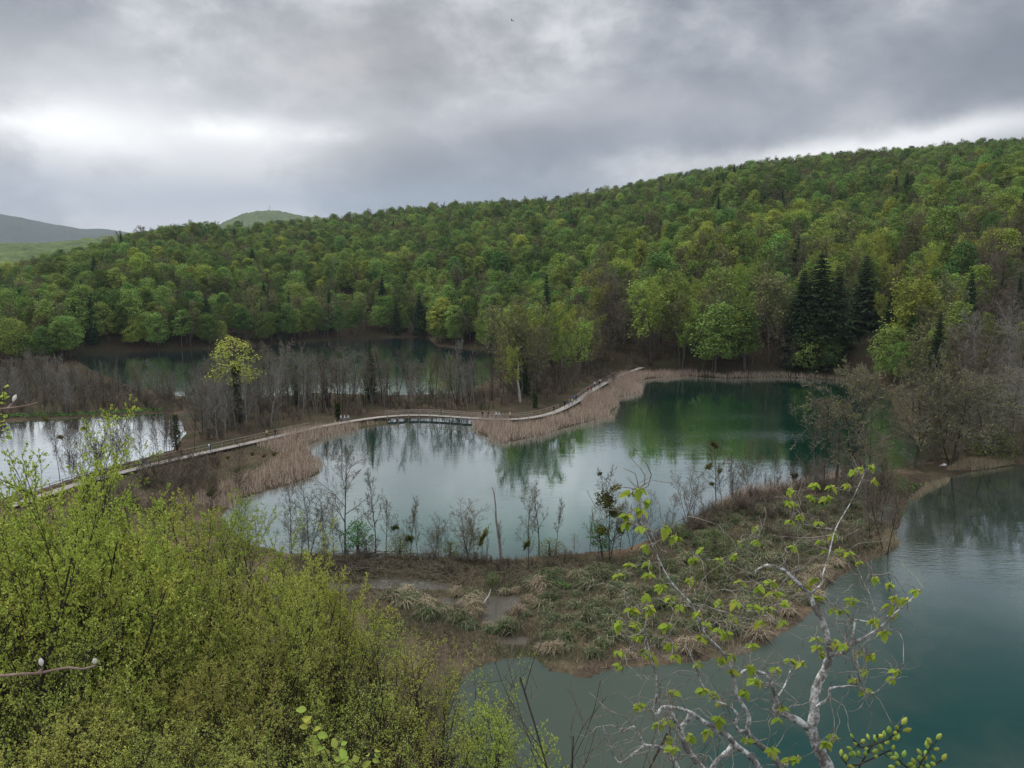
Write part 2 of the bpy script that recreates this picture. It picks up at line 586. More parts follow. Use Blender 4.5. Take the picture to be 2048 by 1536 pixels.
# polar sheet round the viewpoint out to the horizon
th_in = np.linspace(-36, 36, 430)
th = np.radians(np.concatenate([np.linspace(-85, -36.6, 34), th_in, np.linspace(36.6, 85, 34)]))
rad = [1.0]
while rad[-1] < 10500:
    q = rad[-1]
    rad.append(q * (1.035 if q < 35 else 1.0125 if q < 400 else 1.03))
rad = np.array(rad)
TH, RA = np.meshgrid(th, rad)
GX, GY = RA * np.sin(TH), RA * np.cos(TH)
GS = [sdf(p, GX, GY) for p in ALLW]
GWS = np.max(GS, axis=0)
GZ = ground_z(GX, GY, GWS)
nr, nc = GX.shape
gidx = np.arange(nr * nc).reshape(nr, nc)
GQ = np.stack([gidx[:-1, :-1], gidx[:-1, 1:], gidx[1:, 1:], gidx[1:, :-1]], -1)

# colour of the bare ground: leaf litter, mud, straw, brown slopes
pxx, pyy, _ = to_px(np.stack([GX, GY, GZ * 0], -1))
litter = np.array([0.06, 0.045, 0.032])
mud = np.array([0.07, 0.056, 0.043])
strawc = np.array([0.25, 0.195, 0.135])
nA, nB = vnoise(GX, GY, 2.2, 7), vnoise(GX, GY, 7.0, 8)
gcol = np.broadcast_to(litter, GX.shape + (3,)).copy()
isl = ((RA > 44) & (RA < 240))[..., None]
mixf = np.clip((0.55 * nA + 0.6 * nB - 0.42) * 2.2, 0, 1)[..., None]
far_bank = (RA > 125)[..., None]
mixf = np.where(far_bank, mixf * 0.22, mixf * 0.5)
gcol = np.where(isl, mud * (1 - mixf) + strawc * mixf, gcol)
gattr = np.concatenate([gcol, np.ones(GX.shape + (1,))], -1).reshape(-1, 4)

mt, b = mat_base('ground_litter')
at = b.n('ShaderNodeAttribute', attribute_name='soil')
tc = b.n('ShaderNodeTexCoord').outputs['Object']
nz = b.noise(tc, 1.7, 8, 0.7)
nz2 = b.noise(tc, 0.12, 5, 0.6)
c1 = b.mix(b.rng(nz, 0.3, 0.7), (0.45, 0.42, 0.4), (1.5, 1.45, 1.35))
c2 = b.mix(1.0, at.outputs['Color'], c1, 'MULTIPLY')
c3 = b.mix(b.rng(nz2, 0.45, 0.7), c2, (0.055, 0.06, 0.03))
dd = b.n('ShaderNodeBsdfDiffuse')
b.put(dd.inputs[0], c3)
bp = b.n('ShaderNodeBump')
bp.inputs['Strength'].default_value = 0.6
bp.inputs['Distance'].default_value = 0.25
b.put(bp.inputs['Height'], nz)
b.nt.links.new(bp.outputs[0], dd.inputs['Normal'])
oo = b.n('ShaderNodeOutputMaterial')
b.nt.links.new(dd.outputs[0], oo.inputs[0])
M['ground'] = mt
obj('ground', build_mesh('ground', [(np.stack([GX, GY, GZ], -1).reshape(-1, 3), GQ.reshape(-1, 4), 0)], [mt], True, {'soil': ('FLOAT_COLOR', gattr)}), kind='structure')


# ------------------------------------------------------------------ water
def mat_water(name, deep, shallow, ripple=0.04, boost=0.0, flow=None, rough=0.03):
    m, b = mat_base(name)
    at = b.n('ShaderNodeAttribute', attribute_name='depth').outputs['Fac']
    geo = b.n('ShaderNodeNewGeometry')
    tc = geo.outputs['Position']
    n0 = b.noise(tc, 0.16, 5, 0.6, 0.8)
    body = b.mix(b.rng(b.m('ADD', at, b.m('MULTIPLY_ADD', n0, 0.9, -0.40)), 0.0, 1.0, smooth=True), shallow, deep)
    dif = b.n('ShaderNodeBsdfDiffuse')
    b.put(dif.inputs[0], body)
    gl = b.n('ShaderNodeBsdfGlossy')
    gl.inputs['Roughness'].default_value = rough
    gl.inputs['Color'].default_value = (0.92, 0.97, 0.97, 1)
    # wind ripples, stronger in patches
    mp = b.n('ShaderNodeMapping')
    b.put(mp.inputs[0], tc)
    mp.inputs['Rotation'].default_value = (0, 0, math.radians(-28))
    mp.inputs['Scale'].default_value = (0.55, 1.5, 1)
    w1 = b.noise(mp.outputs[0], 1.3, 3, 0.6, 0.3)
    w2 = b.noise(tc, 0.035, 3, 0.6)
    w3 = b.noise(mp.outputs[0], 0.35, 3, 0.5)
    amp = b.rng(w2, 0.40, 0.66, 0.12, 1.0, True)
    if flow:
        sx = b.n('ShaderNodeSeparateXYZ')
        b.put(sx.inputs[0], tc)
        for (fx, fy, rx, ry, am) in flow:
            qa = b.m('POWER', b.m('ABSOLUTE', b.m('DIVIDE', b.m('SUBTRACT', sx.outputs[0], fx), rx)), 2.0)
            qb = b.m('POWER', b.m('ABSOLUTE', b.m('DIVIDE', b.m('SUBTRACT', sx.outputs[1], fy), ry)), 2.0)
            amp = b.m('ADD', amp, b.m('MULTIPLY', b.m('POWER', 2.71828, b.m('MULTIPLY', b.m('ADD', qa, qb), -1.0)), am))
    hgt = b.m('ADD', b.m('MULTIPLY', w1, amp), b.m('MULTIPLY', w3, 0.5))
    bp = b.n('ShaderNodeBump')
    bp.inputs['Strength'].default_value = 1.0
    bp.inputs['Distance'].default_value = ripple
    b.put(bp.inputs['Height'], hgt)
    b.nt.links.new(bp.outputs[0], gl.inputs['Normal'])
    lw = b.n('ShaderNodeLayerWeight')
    lw.inputs['Blend'].default_value = 0.5
    fr = b.n('ShaderNodeFloatCurve')
    cv = fr.mapping.curves[0]
    pts = [(0.0, 0.02), (0.42, 0.02), (0.56, 0.055), (0.665, 0.33), (0.74, 0.70), (0.82, 0.84), (1.0, 0.98)]
    cv.points[0].location = pts[0]
    cv.points[1].location = pts[-1]
    for p in pts[1:-1]:
        cv.points.new(*p)
    fr.mapping.update()
    b.put(fr.inputs['Value'], lw.outputs['Facing'])
    mx = b.n('ShaderNodeMixShader')
    b.put(mx.inputs[0], b.m('ADD', fr.outputs[0], boost, clamp=True))
    b.nt.links.new(dif.outputs[0], mx.inputs[1])
    b.nt.links.new(gl.outputs[0], mx.inputs[2])
    o = b.n('ShaderNodeOutputMaterial')
    b.nt.links.new(mx.outputs[0], o.inputs[0])
    return m


M['w_mid'] = mat_water('water_emerald', (0.004, 0.072, 0.042), (0.025, 0.06, 0.05), 0.018, 0.0, [(*W(1470, 832)[:2], 16, 7, 2.5), (*W(1570, 868)[:2], 14, 6, 2.0)])
M['w_far'] = mat_water('water_deep_teal', (0.006, 0.045, 0.045), (0.03, 0.08, 0.07), 0.028, 0.0, None, 0.08)
M['w_near'] = mat_water('water_grey_teal', (0.006, 0.040, 0.036), (0.055, 0.072, 0.056), 0.035)
M['w_pool'] = mat_water('water_murky_pool', (0.05, 0.05, 0.035), (0.09, 0.08, 0.06), 0.01)
M['w_pond'] = mat_water('water_pale_pond', (0.06, 0.10, 0.09), (0.12, 0.14, 0.11), 0.03, 0.3)


def water(name, polys, sd, mt, z, depth_scale, shoal=()):
    s = np.max(sd, axis=0)
    qs = s[:-1, :-1], s[:-1, 1:], s[1:, 1:], s[1:, :-1]
    keep = (np.max(qs, axis=0) > -0.8) & (RA[:-1, :-1] > 20)
    Fq = GQ[keep]
    used, inv = np.unique(Fq.ravel(), return_inverse=True)
    V = np.stack([GX.ravel()[used], GY.ravel()[used], np.full(len(used), z)], -1)
    dep = np.clip(s.ravel()[used] / depth_scale, 0, 1)
    for (px_, py_, rr_, am) in shoal:
        q = W(px_, py_)
        dep = dep - am * np.exp(-((V[:, 0] - q[0]) ** 2 + (V[:, 1] - q[1]) ** 2) / rr_ ** 2)
    obj(name, build_mesh(name, [(V, inv.reshape(-1, 4), 0)], [mt], True, {'depth': ('FLOAT', dep)}), kind='structure')


water('far_lake', None, [GS[0]], M['w_far'], 0.0, 12)
water('pond_water', None, [GS[1]], M['w_pond'], 0.0, 30)
water('middle_lake', None, [GS[2], GS[-1]], M['w_mid'], 0.0, 10)
water('near_lake', None, [GS[3]], M['w_near'], 0.0, 18, [(1080, 1420, 7, 0.8), (1180, 1480, 6, 0.7), (1010, 1500, 7, 0.7)])
water('pool_water', None, GS[4:-1], M['w_pool'], 0.0, 8)


# ------------------------------------------------------------------ distant hills
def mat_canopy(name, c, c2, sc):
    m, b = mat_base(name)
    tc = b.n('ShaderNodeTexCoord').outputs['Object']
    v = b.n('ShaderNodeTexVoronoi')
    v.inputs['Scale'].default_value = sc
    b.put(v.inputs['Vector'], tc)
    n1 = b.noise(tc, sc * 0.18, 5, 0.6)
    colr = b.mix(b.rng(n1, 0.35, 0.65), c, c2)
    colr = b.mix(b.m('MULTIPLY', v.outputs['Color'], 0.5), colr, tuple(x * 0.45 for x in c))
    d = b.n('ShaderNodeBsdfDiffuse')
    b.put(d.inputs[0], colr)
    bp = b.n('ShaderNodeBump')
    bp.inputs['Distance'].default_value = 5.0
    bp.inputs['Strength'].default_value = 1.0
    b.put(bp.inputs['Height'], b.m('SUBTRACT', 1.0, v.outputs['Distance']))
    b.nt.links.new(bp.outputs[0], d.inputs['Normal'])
    o = b.n('ShaderNodeOutputMaterial')
    b.nt.links.new(d.outputs[0], o.inputs[0])
    return m


def hill_mesh(name, sky, rr, depth, x0, x1, mt, base=-5.0, nx=150, ny=60, bump=6.0, seed=1, canopy=0.0):
    us = np.linspace((x0 - CX) / F_PX, (x1 - CX) / F_PX, nx)
    rs = np.linspace(rr - depth, rr + depth * 0.6, ny)
    xs, ys = az_tab(sky)
    U, R = np.meshgrid(us, rs)
    a = np.arctan(U)
    x, y = R * np.sin(a), R * np.cos(a)
    h = CAM_H + rr * tanel(U, np.interp(U, xs, ys))
    q = (R - rr) / depth
    sh = np.where(q < 0, np.cos(np.clip(q, -1, 0) * math.pi / 2) ** 1.1, np.cos(np.clip(q / 0.6, 0, 1) * math.pi / 2))
    z = base + (h - base) * sh + bump * (vnoise(x, y, depth * 0.12, seed) - 0.5) * np.clip(-q * 4, 0, 1) + canopy * (vnoise(x, y, 14, seed + 5) - 0.5)
    idx = np.arange(nx * ny).reshape(ny, nx)
    Q = np.stack([idx[:-1, :-1], idx[:-1, 1:], idx[1:, 1:], idx[1:, :-1]], -1).reshape(-1, 4)
    return obj(name, build_mesh(name, [(np.stack([x, y, z], -1).reshape(-1, 3), Q, 0)], [mt], True), kind='structure')


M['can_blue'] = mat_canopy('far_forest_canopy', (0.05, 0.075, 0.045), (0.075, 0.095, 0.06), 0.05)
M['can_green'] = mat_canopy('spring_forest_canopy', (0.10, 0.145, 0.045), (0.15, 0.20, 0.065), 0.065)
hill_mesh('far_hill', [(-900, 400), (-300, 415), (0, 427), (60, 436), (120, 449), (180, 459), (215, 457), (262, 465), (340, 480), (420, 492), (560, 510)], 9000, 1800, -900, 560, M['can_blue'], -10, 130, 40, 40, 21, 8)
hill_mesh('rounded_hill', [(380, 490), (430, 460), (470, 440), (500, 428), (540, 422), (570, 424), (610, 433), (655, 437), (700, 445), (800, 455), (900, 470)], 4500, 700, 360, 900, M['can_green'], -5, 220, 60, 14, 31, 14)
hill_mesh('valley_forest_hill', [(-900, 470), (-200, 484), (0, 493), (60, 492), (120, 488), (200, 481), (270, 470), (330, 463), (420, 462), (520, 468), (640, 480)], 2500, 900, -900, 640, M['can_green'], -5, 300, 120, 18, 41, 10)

# ------------------------------------------------------------------ tree kinds
class Proto:
    def __init__(self, trunk, crown, height):
        self.trunk, self.crown, self.h = trunk, crown, height
        self.src = None


def stem(rng, h, lean=0.04, m=9, wob=0.03):
    P = np.zeros((1, m, 3))
    d = np.array([lean * rng.standard_normal(), lean * rng.standard_normal(), 1.0])
    for j in range(1, m):
        d = d + wob * rng.standard_normal(3) * np.array([1, 1, 0.2])
        d /= np.linalg.norm(d)
        P[0, j] = P[0, j - 1] + d * h / (m - 1)
    return P


def leafy_geo(seed, h=18.0, w=5.0, nleaf=1500, size=0.36, clear=0.28, nclump=46):
    """broadleaf tree of the hillside: trunk, limbs, clumps of leaf-sized faces in layers"""
    rng = np.random.default_rng(seed)
    P = stem(rng, h * 0.92)
    R = np.linspace(0.24, 0.03, 9)[None]
    B, BR = grow(rng, P, R, 16, clear * 0.8, 0.95, 52, 12, 0.34, 5, 0.10, 0.06, 0.5, 0.03, 0.3)
    tr = [tubes(P, R, 6), tubes(B, BR, 3)]
    zc = clear + (1 - clear) * (np.arange(nclump) + rng.random(nclump)) / nclump
    # crown outline: widest at a third, rounded top
    t = (zc - clear) / (1 - clear)
    wid = w * 0.5 * (np.sin(np.pi * np.clip(0.22 + 0.72 * t, 0, 1)) ** 0.7) * rng.uniform(0.75, 1.15, nclump)
    ph = np.arange(nclump) * 2.39996 + rng.random(nclump)
    rr = wid * np.sqrt(rng.uniform(0.4, 1.0, nclump))
    c = np.stack([rr * np.cos(ph), rr * np.sin(ph), zc * h], 1)
    c[:, :2] += np.array([np.interp(c[:, 2], P[0, :, 2], P[0, :, k]) for k in (0, 1)]).T
    per = nleaf // nclump
    cr = rng.uniform(0.75, 1.35, nclump) * w * 0.17
    pts = np.repeat(c, per, 0)
    v = rand_unit(rng, len(pts)) * (rng.random((len(pts), 1)) ** 0.45)
    off = v * np.repeat(cr, per)[:, None] * np.array([1.25, 1.25, 0.6])
    pts = pts + off
    out = pts - np.array([0, 0, h * 0.5])
    out /= np.linalg.norm(out, axis=1, keepdims=True)
    nrm = 0.5 * rand_unit(rng, len(pts)) + 0.35 * out + 0.3 * v + np.array([0, 0, 0.45])
    nrm /= np.linalg.norm(nrm, axis=1, keepdims=True)
    a, bb = leaf_axes(rng, len(pts), nrm, size, 0.62)
    return tr, quads(pts, a, bb)


def bare_geo(seed, h=12.0, n1=15, n2=6, n3=5, n4=3, lr=0.42, ang=42, trop=0.06, rmin=0.014, r0=0.15, wob=0.09, clear=0.22, stems=1, fall=0.45):
    rng = np.random.default_rng(seed)
    Ps = []
    for k in range(stems):
        P = stem(rng, h * (0.95 if k == 0 else rng.uniform(0.6, 0.95)), 0.03 if stems == 1 else 0.22, 9, 0.05)
        P[0, :, :2] += rng.uniform(-0.25, 0.25, 2) * (stems > 1)
        Ps.append(P)
    P = np.concatenate(Ps)
    R = np.linspace(r0, 0.025, 9)[None].repeat(stems, 0) * (1 if stems == 1 else 0.7)
    A, AR = grow(rng, P, R, n1, clear, 0.98, ang, 10, lr, 6, wob, trop, 0.55, rmin * 1.6, fall)
    Bq, BR = grow(rng, A, AR, n2, 0.2, 0.98, 42, 12, 0.42, 4, wob, trop, 0.6, rmin * 1.2, 0.35)
    tr = [tubes(P, R, 6), tubes(A, AR, 4)]
    tw = [tubes(Bq, BR, 3)]
    last = (Bq, BR)
    if n3:
        C, CR = grow(rng, Bq, BR, n3, 0.2, 1.0, 40, 14, 0.5, 3, wob, trop, 0.7, rmin, 0.3)
        tw.append(tubes(C, CR, 3))
        last = (C, CR)
        if n4:
            E, ER = grow(rng, C, CR, n4, 0.3, 1.0, 38, 14, 0.6, 3, wob, trop, 0.8, rmin * 0.8, 0.3)
            tw.append(tubes(E, ER, 3))
            last = (E, ER)
    return tr, tw, last


def spruce_geo(seed, h=30.0, w=7.5, levels=46, clear=0.05):
    rng = np.random.default_rng(seed)
    P = stem(rng, h, 0.01, 9, 0.005)
    R = np.linspace(0.34, 0.03, 9)[None]
    c, ax, bx = [], [], []
    BP, BR = [], []
    for i in range(levels):
        t = clear + (1 - clear) * (i + rng.random() * 0.5) / levels
        L = w * 0.5 * min(1.0, (1 - t) * 1.7) ** 0.8 * rng.uniform(0.8, 1.15) + 0.25
        nb = 8 if t < 0.7 else 6
        for k in range(nb):
            ph = k * 2 * math.pi / nb + rng.random() * 0.7 + i
            l = L * rng.uniform(0.65, 1.1)
            d = np.array([math.cos(ph), math.sin(ph), 0])
            side = np.array([-math.sin(ph), math.cos(ph), 0])
            s = np.linspace(0.1, 1, 5)
            pts = np.array([0, 0, t * h]) + np.outer(s * l, d) + np.outer(-0.38 * l * s + 0.16 * l * s ** 2, [0, 0, 1])
            BP.append(pts)
            BR.append(np.linspace(0.035, 0.012, 5))
            nn = 5
            for q in range(nn):
                sq = 0.18 + 0.8 * (q + rng.random() * 0.6) / nn
                pp = np.array([np.interp(sq, s, pts[:, j]) for j in range(3)])
                sz = l * 0.30 * (1.15 - sq) + 0.26
                for sg in (-1, 1):
                    cc = pp + side * sg * sz * 0.55 + np.array([0, 0, -0.10 * sz]) + rng.normal(0, 0.06, 3)
                    a = (d * 0.5 + side * sg * 0.8 + np.array([0, 0, -0.55 - 0.3 * rng.random()])) * sz * 0.8
                    bb = (d * 0.8 - side * sg * 0.3 + rng.normal(0, 0.25, 3)) * sz * 0.34
                    c.append(cc)
                    ax.append(a)
                    bx.append(bb)
    return [tubes(P, R, 6), tubes(np.array(BP), np.array(BR), 3)], quads(np.array(c), np.array(ax), np.array(bx))


def mk(name, tr, crown_parts, mt_tr, mt_cr, h):
    a = build_mesh(name + '_trunk', [(V, Fc, 0) for V, Fc in tr], [mt_tr])
    c = build_mesh(name + '_crown', [(V, Fc, k) for V, Fc, k in crown_parts], mt_cr)
    return Proto(a, c, h)


def recolor(p, name, mats):
    c = p.crown.copy()
    c.name = name
    for i, m_ in enumerate(mats):
        c.materials[i] = m_
    return Proto(p.trunk, c, p.h)


PR = {}
base_leafy = []
for i in range(5):
    tr, lf = leafy_geo(100 + i, 18.0, [9.8, 8.3, 10.8, 8.8, 7.4][i], [4200, 3600, 4600, 3800, 3000][i], 0.27, [0.25, 0.32, 0.2, 0.36, 0.3][i], [64, 56, 72, 58, 48][i])
    base_leafy.append(mk('beech', tr, [(*lf, 0)], M['bark'], [M['fresh']], 18.0))
PR['fresh'] = base_leafy
PR['lime'] = [recolor(p, 'lime_crown', [M['lime']]) for p in base_leafy]
PR['deep'] = [recolor(p, 'deep_crown', [M['deep']]) for p in base_leafy]
# sparser budding trees: twigs show between few leaves
PR['olive'] = []
for i in range(4):
    tr, tw, last = bare_geo(140 + i, 18.0, 15, 6, 4, 0, 0.38, 40, 0.07, 0.03, 0.2, clear=0.3)
    rng = np.random.default_rng(150 + i)
    C = last[0].reshape(-1, 3)
    C = C[rng.integers(0, len(C), 900)] + rng.normal(0, 0.35, (900, 3))
    nrm = rand_unit(rng, len(C)) + np.array([0, 0, 0.6])
    nrm /= np.linalg.norm(nrm, axis=1, keepdims=True)
    lf = quads(C, *leaf_axes(rng, len(C), nrm, 0.26, 0.6))
    PR['olive'].append(mk('budding', tr, [(*lf, 0)] + [(V, Fc, 1) for V, Fc in tw], M['bark'], [M['olive'], M['twig']], 18.0))
PR['budlime'] = []
for i in range(4):
    tr, tw, last = bare_geo(160 + i, 18.0, 15, 6, 4, 0, [0.36, 0.32, 0.40, 0.34][i], 42, 0.06, 0.026, 0.2, clear=0.30)
    rng = np.random.default_rng(170 + i)
    C = last[0].reshape(-1, 3)
    C = C[rng.integers(0, len(C), 2000)] + rng.normal(0, 0.28, (2000, 3))
    nrm = rand_unit(rng, len(C)) + np.array([0, 0, 0.7])
    nrm /= np.linalg.norm(nrm, axis=1, keepdims=True)
    lf = quads(C, *leaf_axes(rng, len(C), nrm, 0.21, 0.6))
    PR['budlime'].append(mk('leafing', tr, [(*lf, 0)] + [(V, Fc, 1) for V, Fc in tw], M['bark'], [M['lime'], M['twig']], 18.0))
PR['bare'] = []
for i in range(6):
    tr, tw, last = bare_geo(200 + i, 12.0, 15, 6, 5, 4 if i < 4 else 3, [0.34, 0.42, 0.3, 0.46, 0.5, 0.36][i], [40, 46, 34, 50, 48, 30][i], 0.08, 0.019, 0.12, clear=[0.3, 0.2, 0.4, 0.15, 0.2, 0.25][i], stems=[1, 1, 1, 2, 3, 2][i] if i > 2 else 1)
    PR['bare'].append(mk('bare', tr, [(V, Fc, 0) for V, Fc in tw], M['bark_dark'], [M['twig']], 12.0))
M['bark_ash'] = mat_bark('bark_ash_grey', (0.15, 0.14, 0.12), (0.30, 0.28, 0.25), 3.0, 0.3)
PR['bare_pale'] = [recolor(p, 'pale_crown', [M['twig_pale']]) for p in PR['bare'][:5]]
for p in PR['bare_pale']:
    p.trunk = p.trunk.copy()
    p.trunk.materials[0] = M['bark_ash']
PR['pole'] = []
for i in range(5):
    tr, tw, last = bare_geo(260 + i, 12.0, 14, 4, 3, 0, [0.20, 0.25, 0.17, 0.28, 0.22][i], [32, 38, 28, 40, 34][i], 0.10, 0.017, [0.13, 0.11, 0.10, 0.14, 0.12][i], clear=[0.35, 0.25, 0.45, 0.3, 0.2][i], stems=[1, 1, 1, 2, 2][i])
    PR['pole'].append(mk('pole_tree', tr, [(V, Fc, 0) for V, Fc in tw], [M['bark_dark'], M['bark_ash'], M['bark'], M['bark_dark'], M['bark_ash']][i], [M['twig'] if i % 2 == 0 else M['twig_pale']], 12.0))
PR['spruce'] = []
for i in range(4):
    tr, lf = spruce_geo(300 + i, 30.0, [8.6, 7.4, 9.4, 6.4][i])
    PR['spruce'].append(mk('spruce', tr, [(*lf, 0)], M['bark_dark'], [M['needle']], 30.0))
# low thickets
PR['shrub'] = []
for i in range(3):
    tr, tw, last = bare_geo(400 + i, 3.0, 7, 5, 4, 0, 0.5, 35, 0.08, 0.012, 0.035, 0.12, 0.05, 6)
    PR['shrub'].append(mk('shrub', tr, [(V, Fc, 0) for V, Fc in tw], M['twig'], [M['twig']], 3.0))


def place(name, label, cat, proto, loc, rotz=0.0, height=None, wide=1.0, group=None, tilt=(0, 0)):
    s = (height or proto.h) / proto.h
    t = thing(name, label, cat, tuple(loc), rotz, (s * wide, s * wide, s), group, tilt)
    tr = obj('trunk', proto.trunk, t)
    cr = obj('crown', proto.crown, t)
    if proto.src is None:
        proto.src = (tr, cr)
    return t


def forest(name, label, cat, protos, pts, rots, scales, var):
    """far-off wood as one mass: tree geometry instanced on points"""
    n = len(pts)
    me = bpy.data.meshes.new(name)
    me.vertices.add(n)
    me.vertices.foreach_set('co', np.asarray(pts, np.float32).ravel())
    for an, data, typ in (('rot', rots, 'FLOAT'), ('scl', scales, 'FLOAT'), ('var', var, 'INT')):
        at = me.attributes.new(an, typ, 'POINT')
        at.data.foreach_set('value', np.asarray(data, np.float32 if typ == 'FLOAT' else np.int32))
    o = obj(name, me, kind='stuff', label=label, category=cat)
    ng = bpy.data.node_groups.new(name, 'GeometryNodeTree')
    ng.interface.new_socket('Geometry', in_out='INPUT', socket_type='NodeSocketGeometry')
    ng.interface.new_socket('Geometry', in_out='OUTPUT', socket_type='NodeSocketGeometry')
    N, Lk = ng.nodes, ng.links
    gi, go = N.new('NodeGroupInput'), N.new('NodeGroupOutput')

    def named(nm, typ):
        q = N.new('GeometryNodeInputNamedAttribute')
        q.data_type = typ
        q.inputs['Name'].default_value = nm
        return q.outputs['Attribute']
    rot, scl, vr = named('rot', 'FLOAT'), named('scl', 'FLOAT'), named('var', 'INT')
    cx = N.new('ShaderNodeCombineXYZ')
    Lk.new(rot, cx.inputs[2])
    jo = N.new('GeometryNodeJoinGeometry')
    for i, p in enumerate(protos):
        if p.src is None:
            continue
        jj = N.new('GeometryNodeJoinGeometry')
        for so in p.src:
            oi = N.new('GeometryNodeObjectInfo')
            oi.transform_space = 'ORIGINAL'
            oi.inputs['Object'].default_value = so
            Lk.new(oi.outputs['Geometry'], jj.inputs[0])
        cmp = N.new('FunctionNodeCompare')
        cmp.data_type = 'INT'
        cmp.operation = 'EQUAL'
        Lk.new(vr, cmp.inputs[2])
        cmp.inputs[3].default_value = i
        ip = N.new('GeometryNodeInstanceOnPoints')
        Lk.new(gi.outputs[0], ip.inputs['Points'])
        Lk.new(cmp.outputs[0], ip.inputs['Selection'])
        Lk.new(jj.outputs[0], ip.inputs['Instance'])
        Lk.new(cx.outputs[0], ip.inputs['Rotation'])
        Lk.new(scl, ip.inputs['Scale'])
        Lk.new(ip.outputs[0], jo.inputs[0])
    Lk.new(jo.outputs[0], go.inputs[0])
    md = o.modifiers.new('wood', 'NODES')
    md.node_group = ng
    return o


# ------------------------------------------------------------------ the wooded hillside
rng = np.random.default_rng(5)
sp = 6.5
gx, gy = np.meshgrid(np.arange(-760, 900, sp), np.arange(120, 1130, sp))
gx = gx + rng.uniform(-0.45, 0.45, gx.shape) * sp
gy = gy + rng.uniform(-0.45, 0.45, gy.shape) * sp
gx, gy = gx.ravel(), gy.ravel()
rr_ = np.hypot(gx, gy)
uu = gx / gy
keep = (np.abs(uu) < 0.72) & (rr_ > np.interp(uu, *T_RS) + 1.0) & (rr_ < np.interp(uu, *T_RR) + 35)
gx, gy = gx[keep], gy[keep]
ex, ey = np.meshgrid(np.arange(-420, 60, 4.6), np.arange(290, 430, 4.6))
ex = (ex + rng.uniform(-2, 2, ex.shape)).ravel()
ey = (ey + rng.uniform(-2, 2, ey.shape)).ravel()
es = water_sdf(ex, ey)
ek = (es < -1.2) & (es > -13) & (np.hypot(ex, ey) > np.interp(ex / ey, *T_RS))
n_in = len(gx)
gx, gy = np.concatenate([gx, ex[ek]]), np.concatenate([gy, ey[ek]])
wsd = water_sdf(gx, gy)
k2 = wsd < -1.2
gx, gy, wsd = gx[k2], gy[k2], wsd[k2]
gz = ground_z(gx, gy, wsd)
hx, hy, hd = to_px(np.stack([gx, gy, gz + 12], -1))
ok = (hx > -70) & (hx < 2120)
# open, trunky slope above the far lake
thin = (hx > 380) & (hx < 860) & (hy > 560) & (hy < 690)
hero_gap = (hd < 262) & (hx > 1570) & (hx < 1765)
ok &= ~(hero_gap & (rng.random(len(gx)) < 0.93))
ok &= ~(thin & (rng.random(len(gx)) < 0.38))
gx, gy, gz, hx, hy, hd = [q[ok] for q in (gx, gy, gz, hx, hy, hd)]
nh = len(gx)
pn = vnoise(gx, gy, 60, 61) * 0.6 + vnoise(gx, gy, 22, 62) * 0.4
u1 = rng.random(nh) * 0.6 + pn * 0.4 + 0.0
rank = np.argsort(np.argsort(u1)) / nh
shore = np.clip((320 - hd) / 120, 0, 1)
kind = np.where(rank < 0.16, 'olive', np.where(rank < 0.76, 'fresh', np.where(rank < 0.92, 'deep', 'bare')))
kind = kind.astype(object)
r2 = rng.random(nh)
kind[(r2 < 0.014)] = 'spruce'
kind[(hd < 420) & (hx > 1150) & (r2 > 0.65) & (kind == 'fresh')] = 'lime'
kind[(hd < 330) & (hx > 1150) & (hx < 1900) & (r2 > 0.30) & (kind != 'bare')] = 'budlime'
kind[(hd < 330) & (hx > 1150) & (hx < 1900) & (r2 > 0.72)] = 'olive'
kind[(r2 > 0.93) & (kind == 'fresh')] = 'lime'
dark_zone = (hx > 420) & (hx < 860) & (hy > 560)
kind[dark_zone & (r2 < 0.10)] = 'spruce'
kind[dark_zone & (r2 > 0.75)] = 'olive'
kind[(hx > 1920) & (hd < 260) & (r2 < 0.75)] = 'bare'
kind[(hx > 1180) & (hx < 1262) & (hy > 575) & (hd < 330) & (r2 < 0.8)] = 'bare'
hh = rng.uniform(9.5, 15, nh) + 6.5 * rng.random(nh) ** 2.2
hh = np.where(kind == 'spruce', rng.uniform(14, 22, nh), hh)
hh = np.where((hd < 330) & (hx > 1150) & (hx < 1760) & (kind != 'spruce'), hh * 1.25, hh)
rots = rng.uniform(0, 6.28, nh)
app = hh / hd
order = np.argsort(-app)
inframe = (hx > 0) & (hx < 2048)
single = np.zeros(nh, bool)
cnt = 0
LAB = {'fresh': ('beech_tree', 'fresh green beech', 'beech tree'), 'lime': ('beech_tree', 'bright yellow-green beech', 'beech tree'), 'budlime': ('leafing_tree', 'sparsely leafed yellow-green tree', 'leafing tree'), 'deep': ('hornbeam_tree', 'deep green leafy tree', 'leafy tree'),
       'olive': ('budding_tree', 'olive brown budding tree', 'budding tree'), 'bare': ('bare_tree', 'leafless grey tree', 'bare tree'), 'spruce': ('spruce_tree', 'dark slender spruce', 'spruce')}
ZONES = [(300, 'at the hill foot behind the left end of the thicket'), (560, 'at the far lake shore behind the bright yellow tree'), (880, 'on the slope above the open far lake'), (1060, 'on the wooded point right of the far lake'),
         (1250, 'on the slope behind the boardwalk bend'), (1420, 'behind the far end of the boardwalk'), (1570, 'behind the reedy shore left of the tall spruces'), (1740, 'around the tall spruces of the emerald bay'),
         (1900, 'right of the broad spruce above the emerald bay'), (9999, 'on the slope above the grey shore trees')]


def hill_label(kd, x, h_):
    z_ = next(t_ for lim, t_ in ZONES if x < lim)
    sz = 'tall ' if h_ > (20 if kd != 'bare' else 18) else 'low ' if h_ < 14.5 else ''
    return sz + LAB[kd][1] + ' ' + z_


